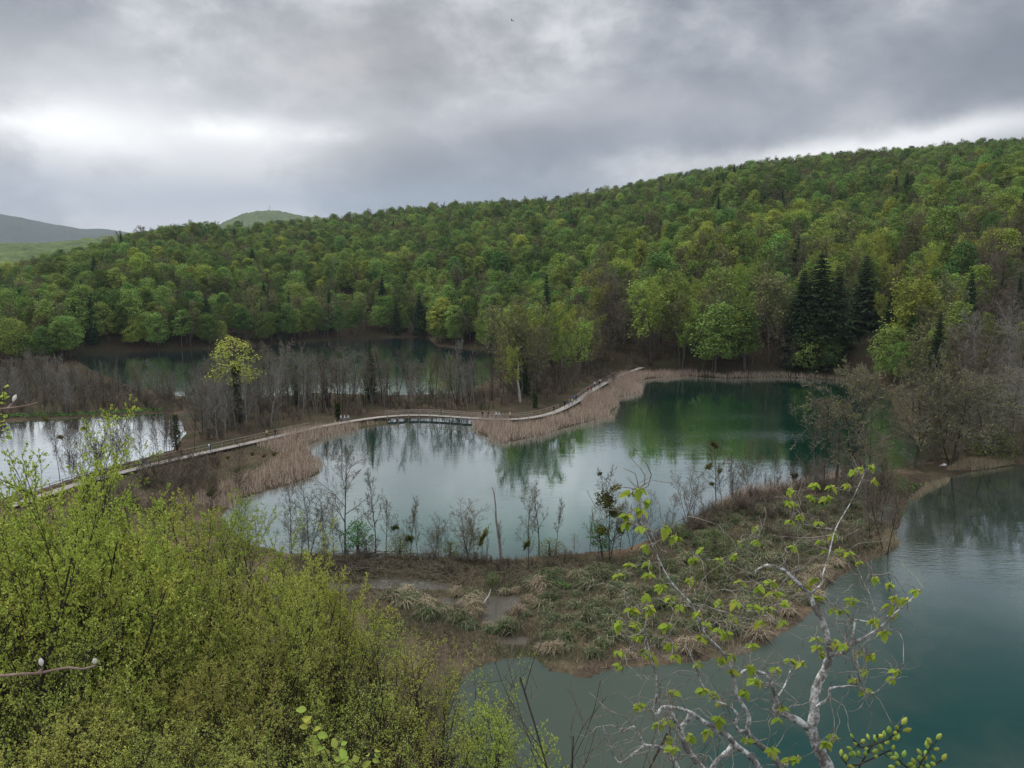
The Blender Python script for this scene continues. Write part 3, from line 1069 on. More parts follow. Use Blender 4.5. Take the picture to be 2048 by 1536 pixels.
quota = {'fresh': 95, 'lime': 40, 'budlime': 60, 'deep': 30, 'olive': 80, 'bare': 26, 'spruce': 24}
used = {k: 0 for k in quota}
variant = np.array([rng.integers(0, len(PR[k])) for k in kind])
for i in order:
    k = kind[i]
    if not inframe[i] or used[k] >= quota[k]:
        continue
    v = used[k] % len(PR[k]) if used[k] < len(PR[k]) else variant[i]
    variant[i] = v
    nm, _, ct = LAB[k]
    lb = hill_label(k, hx[i], hh[i])
    gr = lb.replace(' tree ', ' trees ').replace(' beech ', ' beeches ').replace(' spruce ', ' spruces ')
    place(nm, lb, ct, PR[k][v], (gx[i], gy[i], gz[i] - 0.2), rots[i], hh[i], rng.uniform(0.9, 1.2), gr)
    used[k] += 1
    single[i] = True
rest = ~single
FL = {'fresh': 'dense fresh green beech wood covering the hill behind the lakes', 'lime': 'scattered yellow-green beeches higher up the wooded hill',
      'budlime': 'sparsely leafed yellow-green trees behind the emerald bay', 'deep': 'deep green trees mixed through the hillside wood', 'olive': 'olive brown budding trees mixed through the hillside wood',
      'bare': 'leafless grey trees mixed through the hillside wood', 'spruce': 'dark spruces dotted over the wooded hill and its ridge'}
for k in quota:
    s = rest & (kind == k)
    if s.sum():
        forest('forest', FL[k], 'forest', PR[k], np.stack([gx, gy, gz - 0.2], -1)[s], rots[s], hh[s] / PR[k][0].h, variant[s])
print('hill trees', nh, used)

# ------------------------------------------------------------------ scattering helpers
def in_poly(poly_, x, y):
    return sdf(poly_, x, y) > 0


def scatter_px(rng, pts, n, wmax=0.0, mind=0.0):
    """random ground points inside an outline given in pixels; wmax = how far into water"""
    P = poly(pts)
    lo, hi = P.min(0), P.max(0)
    out = []
    tries = 0
    while len(out) < n and tries < 60:
        tries += 1
        q = rng.uniform(lo, hi, (n * 3, 2))
        k = in_poly(P, q[:, 0], q[:, 1]) & (water_sdf(q[:, 0], q[:, 1]) < wmax)
        for c in q[k]:
            if mind and out and np.min(np.sum((np.array(out) - c) ** 2, 1)) < mind * mind:
                continue
            out.append(c)
            if len(out) >= n:
                break
    out = np.array(out)
    z = ground_z(out[:, 0], out[:, 1])
    return np.column_stack([out, z])


def gz1(x, y):
    return float(ground_z(np.array([x]), np.array([y]))[0])


def put_px(name, label, cat, proto, bx, by, topy, wide=1.0, group=None, rot=None, tilt=(0, 0)):
    """tree whose foot the photograph shows at (bx, by) and whose top reaches row topy"""
    w = W(bx, by, 0.2)
    hgt = (D(bx, topy, w[1])[2] - w[2])
    z = gz1(w[0], w[1])
    return place(name, label, cat, proto, (w[0], w[1], min(z, 0.5) - 0.1), RNG.uniform(0, 6.28) if rot is None else rot, hgt, wide, group, tilt)


rng = np.random.default_rng(77)
# ---- thicket on the left, between the bright pond and the far lake; the strip behind the boardwalk
for (outline, n, nsingle, lab, grp, mass, hs, wide, kinds) in (
        ([(-40, 765), (60, 745), (150, 770), (250, 785), (420, 800), (420, 822), (330, 823), (180, 832), (-40, 843)], 210, 62,
         'leafless grey-brown alder in the thicket behind the bright pond', 'leafless alders in the thicket behind the bright pond', 'dense mass of leafless grey-brown trees behind the bright pond', (6, 9.5), 1.0, 'bare'),
        ([(410, 800), (480, 802), (560, 796), (760, 794), (960, 790), (1000, 800), (1000, 828), (900, 826), (770, 826), (640, 838), (520, 868), (420, 888), (380, 868), (395, 826)], 230, 84,
         'leafless thin tree on the strip behind the boardwalk', 'leafless trees on the strip behind the boardwalk', 'mass of leafless thin trees between boardwalk and far lake', (8, 14.5), 0.9, 'bare'),
        ([(120, 972), (200, 950), (300, 925), (400, 902), (395, 895), (300, 917), (200, 940), (110, 962)], 22, 22,
         'thin leafless tree between the boardwalk and the bright pond', 'thin leafless trees along the bright pond and boardwalk', '', (4.5, 9), 0.7, 'bare'),
        ([(380, 880), (470, 868), (560, 845), (520, 830), (400, 835)], 16, 16,
         'leafless pale-twigged tree beside the boardwalk near the bright pond', 'pale leafless trees beside the boardwalk', '', (6, 10), 0.9, 'bare_pale')):
    pts = scatter_px(rng, outline, n, 2.5, 0.5)
    pts = pts[np.argsort(np.hypot(pts[:, 0], pts[:, 1]))]
    if len(pts) > nsingle:          # the front rank singly
        pts[:, 2] = np.maximum(pts[:, 2], -0.3) - 0.1
    PK = (PR['pole'] * 2 + PR['bare'][:3] + PR['bare_pale'][:2]) if mass else PR[kinds]
    vv = rng.integers(0, len(PK), len(pts))
    hs_ = rng.uniform(hs[0], hs[1], len(pts))
    for p, v_, h_ in zip(pts[:nsingle], vv, hs_):
        qx = to_px(p)[0]
        if 'strip' in lab:
            ad = ' near the bright yellow tree' if qx < 530 else ' left of the small conifers' if qx < 640 else ' by the dark spruce' if qx < 790 else ' behind the bridge railing' if qx < 900 else ' left of the grove'
        elif 'thicket' in lab:
            ad = ' at its left end' if qx < 110 else ' in its middle' if qx < 240 else ' at its right end'
        else:
            ad = ''
        ad = (', tall' if h_ > hs[0] + 0.7 * (hs[1] - hs[0]) else ', short' if h_ < hs[0] + 0.3 * (hs[1] - hs[0]) else '') + ad
        place('bare_tree', lab + ad, 'bare tree', PK[v_], (p[0], p[1], max(p[2], -0.3) - 0.1), rng.uniform(0, 6.28), h_, wide * rng.uniform(0.8, 1.1), grp + ad, tuple(rng.normal(0, 0.05, 2)))
    if mass:
        forest('forest', mass, 'forest', PK, pts[nsingle:], rng.uniform(0, 6.28, len(pts) - nsingle), hs_[nsingle:] / PR[kinds][0].h, vv[nsingle:])

# ---- trees of the wooded point where the boardwalk meets the far shore
for p in scatter_px(rng, [(985, 742), (1060, 725), (1190, 728), (1225, 742), (1170, 768), (1130, 795), (1080, 812), (1010, 818), (975, 790)], 62, 0.5, 2.0):
    q = rng.random()
    k = 'olive' if q < 0.45 else 'bare' if q < 0.85 else 'budlime'
    nm, lb = {'olive': ('budding_tree', 'olive budding tree in the grove behind the boardwalk bend'), 'bare': ('bare_tree', 'leafless tree in the grove behind the boardwalk bend'),
              'budlime': ('leafing_tree', 'yellow-green leafing tree in the grove behind the boardwalk bend')}[k]
    place(nm, lb, {'olive': 'budding tree', 'bare': 'bare tree', 'budlime': 'leafing tree'}[k], PR[k][rng.integers(0, len(PR[k]))], (p[0], p[1], p[2] - 0.1), rng.uniform(0, 6.28),
          rng.uniform(13, 22) if k != 'bare' else rng.uniform(10, 18), rng.uniform(0.85, 1.1), lb.replace(' tree in', ' trees in'))

# ---- single trees one can pick out
put_px('spruce_tree', 'small dark spruce rising from the bare strip before the far lake', 'spruce', PR['spruce'][1], 742, 806, 676, 0.85)
put_px('spruce_tree', 'small olive-green conifer left of the dark spruce by the far lake', 'spruce', recolor(PR['spruce'][3], 'conifer_crown', [M['deep']]), 595, 812, 712, 0.75)
M['larch'] = mat_leaf('larch_twigs_red_brown', (0.14, 0.085, 0.065), (0.20, 0.13, 0.10), trans=0.1)
put_px('larch_tree', 'reddish-brown leafless larch beside the small conifers', 'larch', recolor(PR['spruce'][3], 'larch_crown', [M['larch']]), 650, 812, 706, 0.8)
put_px('spruce_tree', 'ragged dark spruce in the grove behind the boardwalk bend', 'spruce', PR['spruce'][0], 1046, 792, 650, 0.8)
put_px('beech_tree', 'yellow-green budding tree in front of the ragged spruce', 'beech tree', PR['budlime'][1], 1015, 790, 655, 1.0)
for (x, y0, y1, w, lb, v) in (
        (1632, 750, 506, 1.5, 'tallest dark spruce of the group behind the emerald bay', 2), (1598, 748, 540, 1.55, 'dark spruce left of the tallest one behind the emerald bay', 0),
        (1666, 748, 532, 1.55, 'dark spruce right of the tallest one behind the emerald bay', 1), (1720, 742, 511, 1.55, 'broad dark spruce standing alone behind the emerald bay', 0)):
    put_px('spruce_tree', lb, 'spruce', PR['spruce'][v], x, y0, y1, w)
for (x, y, top, lb, v) in ((1925, 790, 535, 'dark spruce above the grey leafless trees of the shore', 2), (1985, 780, 552, 'short dark spruce beside the one above the grey trees', 3),
                           (2020, 790, 540, 'dark spruce at the edge of the picture above grey trees', 1), (1092, 735, 545, 'dark conifer above the grove behind the boardwalk bend', 3)):
    w = W(x, y, 0)
    place('spruce_tree', lb, 'spruce', PR['spruce'][v], (w[0], w[1], gz1(w[0], w[1]) - 0.3), RNG.uniform(0, 6.28), max(12.0, D(x, top, w[1])[2] - gz1(w[0], w[1])), 0.85)
for (x, y0, y1, w, lb, k, v) in (
        (1300, 738, 563, 1.2, 'rounded yellow-green beech at the end of the boardwalk', 'budlime', 0), (1372, 740, 552, 1.1, 'olive and yellow budding tree behind the reedy shore', 'budlime', 3),
        (1420, 742, 600, 1.0, 'olive budding tree behind the reedy shore', 'olive', 1), (1482, 744, 590, 1.1, 'yellow-green crown among bare trunks behind the reedy shore', 'budlime', 1),
        (1535, 746, 560, 1.1, 'pale budding tree left of the spruces', 'olive', 2), (1612, 752, 655, 1.1, 'low bright green beech in front of the spruces', 'fresh', 2),
        (1655, 752, 672, 1.0, 'low green beech hanging over the emerald bay', 'fresh', 0), (1790, 762, 575, 1.15, 'tall bright green beech right of the broad spruce', 'budlime', 2),
        (1845, 768, 560, 1.35, 'widest bright green tree right of the broad spruce', 'budlime', 0), (1765, 758, 670, 1.0, 'olive leafing tree at the foot of the broad spruce', 'olive', 3),
        (1880, 770, 610, 1.2, 'green beech behind the grey leafless trees', 'fresh', 3)):
    put_px({'budlime': 'leafing_tree', 'lime': 'beech_tree', 'fresh': 'beech_tree', 'olive': 'budding_tree'}[k], lb, {'budlime': 'leafing tree', 'lime': 'beech tree', 'fresh': 'beech tree', 'olive': 'budding tree'}[k], PR[k][v], x, y0, y1, w)

# yellow tree with an ivy-clad trunk
rg = np.random.default_rng(9)
tr, lf = leafy_geo(900, 17.0, 9.0, 1500, 0.24, 0.50, 26)
n = 1500
zz_ = rg.uniform(0.5, 12.0, n)
ph = rg.uniform(0, 6.28, n)
rv = 0.35 + 0.45 * rg.random(n)
c = np.stack([rv * np.cos(ph), rv * np.sin(ph), zz_], 1)
iv = quads(c, *leaf_axes(rg, n, rand_unit(rg, n), 0.16, 0.8))
yp = mk('yellow_tree', tr, [(*lf, 0)], M['bark_dark'], [mat_leaf('leaf_bright_yellow', (0.42, 0.48, 0.09), (0.52, 0.56, 0.14), 0.4)], 17.0)
yt = put_px('yellow_leafed_tree', 'bright yellow-leafed tree with ivy-covered trunk above the bare thicket', 'leafy tree', yp, 478, 852, 680, 1.0, rot=0.6)
obj('ivy', build_mesh('ivy', [(*iv, 0)], [M['ivy']]), yt)
for (x, y0, y1, lb) in ((355, 905, 828, 'ivy-covered stump of a tree at the end of the bright pond'), (676, 842, 805, 'short ivy-covered trunk beside the boardwalk walkers'), (1070, 818, 785, 'ivy-covered trunk behind the boardwalk railing')):
    w = W(x, y0, 0.2)
    hgt = D(x, y1, w[1])[2] - w[2]
    n = 500
    zz_ = rg.uniform(0.1, 1, n) ** 0.8 * hgt
    ph = rg.uniform(0, 6.28, n)
    rv = (0.25 + 0.5 * rg.random(n)) * (1.1 - 0.5 * zz_ / hgt)
    c = np.stack([rv * np.cos(ph), rv * np.sin(ph), zz_], 1)
    t = thing('ivy_trunk', lb, 'tree trunk', (w[0], w[1], 0.1))
    P = stem(rg, hgt)
    obj('trunk', build_mesh('ivy_trunk', [(*tubes(P, np.linspace(0.2, 0.1, 9)[None], 7), 0)], [M['bark_dark']]), t)
    obj('ivy', build_mesh('ivy', [(*quads(c, *leaf_axes(rg, n, rand_unit(rg, n), 0.16, 0.8)), 0)], [M['ivy']]), t)

# tall bare pole of a dead tree by the shore
w = W(1247, 722, 0.2)
hgt = D(1247, 598, w[1])[2] - w[2]
P = stem(rg, hgt, 0.005, 9, 0.004)
t = thing('dead_tree', 'tall pale limbless trunk standing beside the end of the boardwalk', 'dead tree', (w[0], w[1], 0.0))
obj('trunk', build_mesh('pole', [(*tubes(P, np.linspace(0.26, 0.12, 9)[None], 8), 0)], [M['bark_pale']]), t)
A, AR = grow(rg, P, np.linspace(0.26, 0.12, 9)[None], 9, 0.3, 0.95, 80, 10, 0.03, 3, 0.1, 0, 0.25, 0.03)
obj('branch_stubs', build_mesh('stubs', [(*tubes(A, AR, 4), 0)], [M['bark_pale']]), t)
# pale leaning snag in the grove
w = W(1040, 806, 0.2)
P = np.array([[[0, 0, 0], [-0.1, 0, 2.2], [-0.5, 0.1, 5.0], [-0.4, 0.2, 7.6], [-0.3, 0.2, 9.2]]]) * 1.15
t = thing('dead_tree', 'pale curved dead trunk among the grove behind the boardwalk bend', 'dead tree', (w[0], w[1], 0.1))
obj('trunk', build_mesh('snag', [(*tubes(P, np.array([[0.42, 0.3, 0.22, 0.15, 0.08]]), 8), 0)], [M['bark_pale']]), t)

# ---- the right-hand shore: spreading grey trees over the small cascade
ALD = []
for i in range(3):
    tr, tw, last = bare_geo(500 + i, 12.0, 15, 7, 6, 4, 0.55, 58, 0.03, 0.024, 0.17, 0.13, 0.18, 2, 0.2)
    rg2 = np.random.default_rng(520 + i)
    C = last[0].reshape(-1, 3)
    C = C[rg2.integers(0, len(C), 4200)]
    lf = quads(C, *leaf_axes(rg2, len(C), rand_unit(rg2, len(C)), 0.11, 0.6))
    ALD.append(mk('spreading', tr, [(V, Fc, 0) for V, Fc in tw] + [(*lf, 1)], M['bark_dark'], [M['twig_mid'], M['olive']], 12.0))
for (x, y0, y1, w, lb, v) in (
        (1705, 968, 752, 1.0, 'spreading budding tree leaning over the emerald bay', 0), (1830, 930, 758, 1.0, 'dark-stemmed spreading tree beside the little cascade', 1),
        (1900, 932, 760, 1.2, 'wide many-stemmed grey tree right of the little cascade', 2), (1965, 915, 770, 1.2, 'greenish spreading tree behind the reed spit', 0)):
    put_px('spreading_tree', lb, 'spreading tree', ALD[v], x, y0, y1, w)
for (x, y0, y1, lb, v) in ((1950, 850, 640, 'pale grey leafless tree above the reed spit', 0), (2000, 868, 610, 'tallest pale grey leafless tree of the shore', 2), (2040, 880, 640, 'pale grey leafless tree at the edge of the picture', 1),
                           (1905, 820, 660, 'pale grey leafless tree left of the tallest grey one', 3), (2085, 890, 650, 'pale grey leafless tree cut by the edge of the picture', 2), (1985, 895, 720, 'low pale grey tree in front of the tallest grey one', 4),
                           (2025, 900, 735, 'twin-stemmed grey tree close to the water edge', 0), (1870, 800, 690, 'small grey leafless tree behind the cascade trees', 3)):
    put_px('bare_tree', lb, 'bare tree', PR['bare_pale'][v], x, y0, y1, 1.0)
for p in scatter_px(rng, [(1780, 790), (1900, 800), (2100, 830), (2100, 905), (1960, 905), (1880, 900), (1810, 840)], 26, -0.3, 1.5):
    k = 'bare' if rng.random() < 0.6 else 'olive'
    place('bare_tree' if k == 'bare' else 'budding_tree', 'leafless tree in the wood on the far side of the cascade' if k == 'bare' else 'budding tree in the wood on the far side of the cascade',
          'bare tree' if k == 'bare' else 'budding tree', PR[k][rng.integers(0, 4)], (p[0], p[1], p[2] - 0.1), rng.uniform(0, 6.28), rng.uniform(8, 14), 1.0, 'trees beyond the cascade, ' + ('leafless' if k == 'bare' else 'budding'))


# ---- mistletoe
def mistletoe_mesh(seed):
    r = np.random.default_rng(seed)
    n = 520
    dirs = rand_unit(r, 22) * r.uniform(0.45, 0.95, (22, 1))
    v = dirs[r.integers(0, 22, n)] * r.uniform(0.35, 1.15, (n, 1)) + r.normal(0, 0.13, (n, 3))
    nn = v / (np.linalg.norm(v, axis=1, keepdims=True) + 1e-6) + 0.6 * rand_unit(r, n)
    nn /= np.linalg.norm(nn, axis=1, keepdims=True)
    lf = quads(v * np.array([1, 1, 0.9]), *leaf_axes(r, n, nn, 0.15, 0.42))
    k = 24
    P = np.stack([np.zeros((k, 3)), dirs[r.integers(0, 22, k)] * 1.0], 1)
    return build_mesh('mistletoe', [(*lf, 0), (*tubes(P, np.full((k, 2), 0.03), 3), 0)], [M['mistletoe']])


MIST = [mistletoe_mesh(i) for i in range(3)]


def add_mistletoe(tree, px, py, rpx, k=0):
    """ball on the tree, at the tree's own distance"""
    base = np.array(tree.location)
    p = D(px, py, base[1])
    sx, sz = tree.scale[0], tree.scale[2]
    rz = tree.rotation_euler[2]
    d = p - base
    loc = (math.cos(-rz) * d[0] - math.sin(-rz) * d[1], math.sin(-rz) * d[0] + math.cos(-rz) * d[1], d[2])
    rad_ = rpx / F_PX * base[1]
    o = obj('mistletoe', MIST[k % 3], tree, (loc[0] / sx, loc[1] / sx, loc[2] / sz))
    o.scale = (rad_ / sx * RNG.uniform(0.85, 1.15), rad_ / sx, rad_ / sz * RNG.uniform(0.8, 1.05))
    o.rotation_euler = (RNG.uniform(-0.5, 0.5), RNG.uniform(-0.5, 0.5), RNG.uniform(0, 6))
    L = np.array(o.location)
    low = max(0.3, L[2] - 0.5 - 0.8 * np.hypot(L[0], L[1]))
    S = np.array([[0, 0, low], [L[0] * 0.35, L[1] * 0.35, low + (L[2] - low) * 0.5], L * 1.0])
    obj('branch', build_mesh('branch', [(*tubes(S[None], np.array([[0.05, 0.04, 0.03]]), 5), 0)], [M['bark_dark']]), tree)


# ---- leafless trees along the near bank
NB_ = 'bare_tree'
bank = [(583, 1108, 972, 0, 0.9, 'forked leafless tree at the left end of the near bank', []),
        (622, 1112, 955, 3, 0.85, 'twisting leafless tree left of the tallest tree on the near bank', []),
        (650, 1110, 985, 1, 0.8, 'leafless tree leaning beside the tallest tree on the near bank', []),
        (690, 1114, 893, 1, 0.85, 'tallest leafless tree on the near bank', []),
        (752, 1108, 942, 0, 0.75, 'slender leafless tree right of the green sapling', []),
        (772, 1110, 1000, 2, 0.8, 'thin leafless tree with a mistletoe ball on its side', [(790, 1056, 10)]),
        (822, 1112, 995, 2, 0.7, 'thin leafless tree carrying a mistletoe ball low down', [(820, 1078, 12)]),
        (868, 1114, 1034, 4, 0.9, 'low spreading leafless tree on the near bank', []),
        (890, 1116, 1040, 3, 0.7, 'small forked leafless tree on the near bank', []),
        (938, 1118, 1002, 4, 1.15, 'round-crowned leafless tree left of the white dead trunk', []),
        (972, 1140, 1058, 5, 0.4, 'stumpy tree crowned by a mistletoe ball', [(967, 1074, 17)]),
        (1056, 1143, 985, 1, 0.6, 'dark-stemmed tree with a mistletoe clump at half height', [(1054, 1090, 12)]),
        (1078, 1112, 968, 0, 0.85, 'straight feathery leafless tree right of the white dead trunk', []),
        (1112, 1110, 1000, 2, 0.7, 'thin leafless tree right of the feathery one', []),
        (1180, 1112, 1020, 2, 0.6, 'leafless pole of a tree left of the mistletoe-laden tree', []),
        (1222, 1128, 945, 3, 0.8, 'leafless tree heavily laden with mistletoe', [(1212, 1002, 26), (1232, 975, 12), (1228, 1025, 18), (1200, 948, 7), (1205, 1060, 14), (1240, 1060, 12)]),
        (1262, 1100, 990, 4, 0.7, 'crooked leafless tree right of the mistletoe-laden tree', []),
        (1372, 1030, 925, 4, 0.9, 'thorny leafless bushy tree at the water edge', []),
        (1432, 1008, 878, 1, 0.8, 'leaning leafless tree hung with three mistletoe balls', [(1429, 891, 11), (1417, 933, 11), (1440, 942, 8), (1424, 968, 8)]),
        (1462, 1000, 905, 2, 0.8, 'thin leafless tree right of the three mistletoe balls', []),
        (1500, 985, 890, 4, 0.8, 'pale many-stemmed leafless bush on the bank', []),
        (1548, 978, 890, 0, 0.75, 'leafless tree with crooked top beside the pale bush', []),
        (1592, 975, 905, 3, 0.8, 'low leafless tree with small mistletoe near the tall alders', [(1590, 952, 9)]),
        (1648, 978, 800, 1, 1.0, 'brown cone-shaped alder at the head of the bank', []),
        (1735, 1032, 862, 1, 0.95, 'brownish leafless alder in the middle of the sedge bank', []),
        (1748, 1034, 900, 4, 0.7, 'short leafless tree beside the brownish alder', []),
        (1772, 1106, 905, 5, 0.9, 'multi-stemmed leafless alder on the tip of the sedge bank', []),
        (1762, 1060, 930, 2, 0.8, 'thin leafless alder behind the tip of the sedge bank', [])]
for (x, y0, y1, v, w, lb, ms) in bank:
    t = put_px(NB_, lb, 'bare tree', PR['bare'][v] if x < 1640 or v != 1 else PR['bare'][1], x, y0, y1, w)
    for j, (mx, my, mr) in enumerate(ms):
        add_mistletoe(t, mx, my, mr, j)
# left shore trees with mistletoe
for (x, y0, y1, v, w, lb, ms) in (
        (425, 1030, 930, 4, 0.8, 'dark mistletoe-topped tree among the brown reeds', [(422, 985, 13)]),
        (478, 985, 885, 3, 0.9, 'leafless tree with a row of small mistletoe balls beside the reeds', [(475, 940, 8), (455, 915, 6), (505, 908, 6), (528, 912, 6), (548, 908, 6)]),
        (150, 965, 850, 3, 0.7, 'crooked dark tree standing at the edge of the bright pond', [(167, 858, 6)]),
        (120, 960, 858, 2, 0.7, 'leaning tree with mistletoe at the edge of the bright pond', [(121, 875, 8), (90, 838, 8)]),
        (195, 950, 880, 4, 0.7, 'low branching tree at the edge of the bright pond', []),
        (280, 930, 870, 5, 0.5, 'slanting dark trunk before the bright pond', []),
        (235, 940, 862, 0, 0.6, 'thin upright tree before the bright pond', []), (318, 925, 855, 0, 0.6, 'straight grey tree before the bright pond', []),
        (145, 815, 745, 1, 0.9, 'tree with a golden mistletoe ball in the dark thicket', [(143, 777, 8)])):
    t = put_px(NB_, lb, 'bare tree', PR['bare'][v], x, y0, y1, w)
    for j, (mx, my, mr) in enumerate(ms):
        add_mistletoe(t, mx, my, mr, j)

for p in scatter_px(rng, [(560, 1106), (700, 1111), (850, 1113), (1000, 1120), (1100, 1112), (1260, 1096), (1350, 1060), (1440, 1010), (1560, 978), (1650, 962), (1660, 985), (1500, 1010), (1400, 1050), (1270, 1120), (1000, 1138), (700, 1130), (560, 1120)], 36, 0.4, 1.2):
    qx = to_px(p)[0]
    place('bare_tree', 'thin leafless sapling on the near bank ' + ('left of the white dead trunk' if qx < 1000 else 'near the mistletoe-laden tree' if qx < 1300 else 'between the crooked bank trees and the alders'), 'bare tree', PR['bare'][rng.integers(0, 6)],
          (p[0], p[1], p[2] - 0.1), rng.uniform(0, 6.28), rng.uniform(2.5, 7.0), rng.uniform(0.6, 0.9), 'thin saplings of the near bank ' + ('left' if qx < 1000 else 'middle' if qx < 1300 else 'right'), tuple(rng.normal(0, 0.12, 2)))

for p in scatter_px(rng, [(1600, 985), (1700, 972), (1800, 985), (1800, 1010), (1785, 1080), (1740, 1090), (1690, 1050), (1620, 1020)], 22, -0.3, 1.6):
    place('bare_tree', 'leafless sapling in the thicket at the head of the sedge bank', 'bare tree', PR['bare_pale' if rng.random() < 0.5 else 'bare'][rng.integers(0, 5)], (p[0], p[1], p[2] - 0.1), rng.uniform(0, 6.28), rng.uniform(3.0, 8.0), 0.9,
          'leafless saplings at the head of the sedge bank', tuple(rng.normal(0, 0.08, 2)))

# white dead trunk on the near bank
w = W(1002, 1121, 0.2)
dd_ = w[1]
path = [D(x, y, dd_) for x, y in ((1003, 1122), (1001, 1100), (997, 1070), (992, 1040), (991, 1010), (988, 985), (984, 974))]
t = thing('dead_tree', 'bleached white dead trunk with broken top on the near bank', 'dead tree', tuple(path[0]))
P = (np.array(path) - path[0])[None]
P[0, 0, 2] -= 0.3
obj('trunk', build_mesh('white_trunk', [(*tubes(P, np.array([[0.22, 0.19, 0.15, 0.12, 0.09, 0.07, 0.04]]), 8), 0)], [M['bark_pale']]), t)
A, AR = grow(rg, P, np.array([[0.22, 0.19, 0.15, 0.12, 0.09, 0.07, 0.04]]), 9, 0.35, 0.97, 65, 15, 0.14, 4, 0.25, 0.0, 0.35, 0.02)
obj('broken_branches', build_mesh('white_branches', [(*tubes(A, AR, 4), 0)], [M['bark_pale']]), t)
# pale snapped alder
w = W(1672, 968, 0.2)
P = np.array([[[0, 0, 0], [0.1, 0, 3], [0.2, 0, 6], [0.1, 0, 8.6]]])
t = thing('dead_tree', 'broken reddish alder trunk beside the cone-shaped alder', 'dead tree', (w[0], w[1], 0.1))
obj('trunk', build_mesh('snapped', [(*tubes(P, np.array([[0.26, 0.22, 0.18, 0.10]]), 8), 0)], [M['bark']]), t)

# green sapling and low leafing bushes on the near bank
tr, lf = leafy_geo(950, 5.0, 3.4, 900, 0.13, 0.3, 26)
SAP = mk('sapling', tr, [(*lf, 0)], M['bark'], [mat_leaf('leaf_sapling', (0.08, 0.17, 0.07), (0.12, 0.23, 0.09))], 5.0)
put_px('sapling', 'blue-green leafy sapling on the near bank', 'sapling', SAP, 716, 1112, 1036, 1.0)
put_px('sapling', 'green ivy-like sapling under the mistletoe-laden tree', 'sapling', SAP, 1205, 1122, 1048, 0.8)
tr, lf = leafy_geo(951, 3.0, 4.2, 1300, 0.09, 0.05, 30)
BSH = mk('bush', tr, [(*lf, 0)], M['bark'], [mat_leaf('leaf_bush', (0.12, 0.15, 0.05), (0.17, 0.20, 0.075))], 3.0)
for (x, y0, y1, w, lb) in ((800, 1113, 1072, 1.0, 'pale green low bush at the water edge left of the white trunk'), (900, 1117, 1080, 1.0, 'pale green low bush beneath the spreading tree'), (1100, 1112, 1078, 1.2, 'pale green low bush right of the white trunk'),
                           (1430, 1110, 1062, 1.1, 'rounded olive bush in the middle of the sedge bank'), (1415, 1175, 1128, 1.0, 'rounded green bush among the sedge tussocks'), (985, 1172, 1146, 0.9, 'dark green bush beside the mud pool'),
                           (1350, 1085, 1050, 1.0, 'olive bush near the crooked bank trees'), (1985, 918, 862, 1.2, 'olive green bush behind the reed spit'), (1860, 915, 870, 1.0, 'olive green bush behind the little cascade'), (1780, 985, 945, 1.1, 'low olive bush between the alders and the near lake'), (1700, 1000, 962, 1.0, 'low olive bush at the foot of the cone-shaped alder')):
    put_px('bush', lb, 'bush', BSH, x, y0, y1, w)

# ---- brown shrub thickets
for (outline, n, lb, gr, hs) in (
        ([(170, 985), (330, 945), (440, 935), (430, 990), (330, 1040), (200, 1060)], 60, 'purple-brown leafless shrub below the boardwalk on the left shore', 'leafless shrubs below the boardwalk', (2.0, 3.6)),
        ([(1170, 770), (1210, 745), (1300, 728), (1320, 733), (1250, 752), (1200, 790)], 22, 'brown leafless shrub beside the far end of the boardwalk', 'leafless shrubs by the far boardwalk end', (2, 3.5)),
        ([(1330, 745), (1700, 752), (1860, 790), (1860, 776), (1700, 740), (1330, 730)], 60, 'brown leafless shrub along the shore of the emerald bay', 'leafless shrubs along the emerald bay', (2.5, 5)),
        ([(1240, 1118), (1420, 1030), (1560, 985), (1700, 985), (1560, 1010), (1380, 1080)], 70, 'straggly leafless shrub on the upper edge of the sedge bank', 'leafless shrubs on the sedge bank', (1.2, 2.4)),
        ([(1480, 1040), (1600, 1000), (1760, 1010), (1785, 1060), (1770, 1100), (1690, 1120), (1560, 1100)], 40, 'leafless shrub in the sedge near the bank tip', 'leafless shrubs near the bank tip', (1.0, 3.0)),
        ([(600, 1114), (900, 1120), (1200, 1125), (1200, 1150), (900, 1150), (640, 1150)], 60, 'low leafless shrub in the debris of the near bank', 'low leafless shrubs on the near bank', (0.8, 1.6)),
        ([(1790, 930), (1850, 900), (1950, 880), (2080, 890), (2080, 920), (1950, 918), (1900, 935), (1830, 960)], 46, 'grey leafless shrub on the bank around the little cascade', 'leafless shrubs around the cascade', (1.5, 4.0)),
        ([(130, 706), (300, 701), (450, 697), (560, 687), (750, 675), (860, 674), (862, 668), (750, 668), (560, 680), (300, 694)], 55, 'brown leafless shrub along the far lake shore', 'leafless shrubs along the far lake', (3, 6))):
    pp = scatter_px(rng, outline, n, 0.3)
    if 'far lake' in lb or 'emerald' in lb:          # far off, one mass
        forest('undergrowth', lb.replace('shrub', 'shrubs'), 'undergrowth', PR['shrub'], pp, rng.uniform(0, 6.28, len(pp)), rng.uniform(hs[0], hs[1], len(pp)) / 3.0, rng.integers(0, 3, len(pp)))
        continue
    qs = np.percentile(to_px(pp)[0], [33, 66])
    for p in pp:
        h_ = rng.uniform(*hs)
        qx = to_px(p)[0]
        ad = (', tall' if h_ > hs[0] + 0.7 * (hs[1] - hs[0]) else ', low' if h_ < hs[0] + 0.3 * (hs[1] - hs[0]) else '') + (', left third' if qx < qs[0] else ', middle' if qx < qs[1] else ', right third')
        place('bare_shrub', lb + ad, 'shrub', PR['shrub'][rng.integers(0, 3)], (p[0], p[1], p[2] - 0.05), rng.uniform(0, 6.28), h_, rng.uniform(1.0, 1.5), gr + ad)


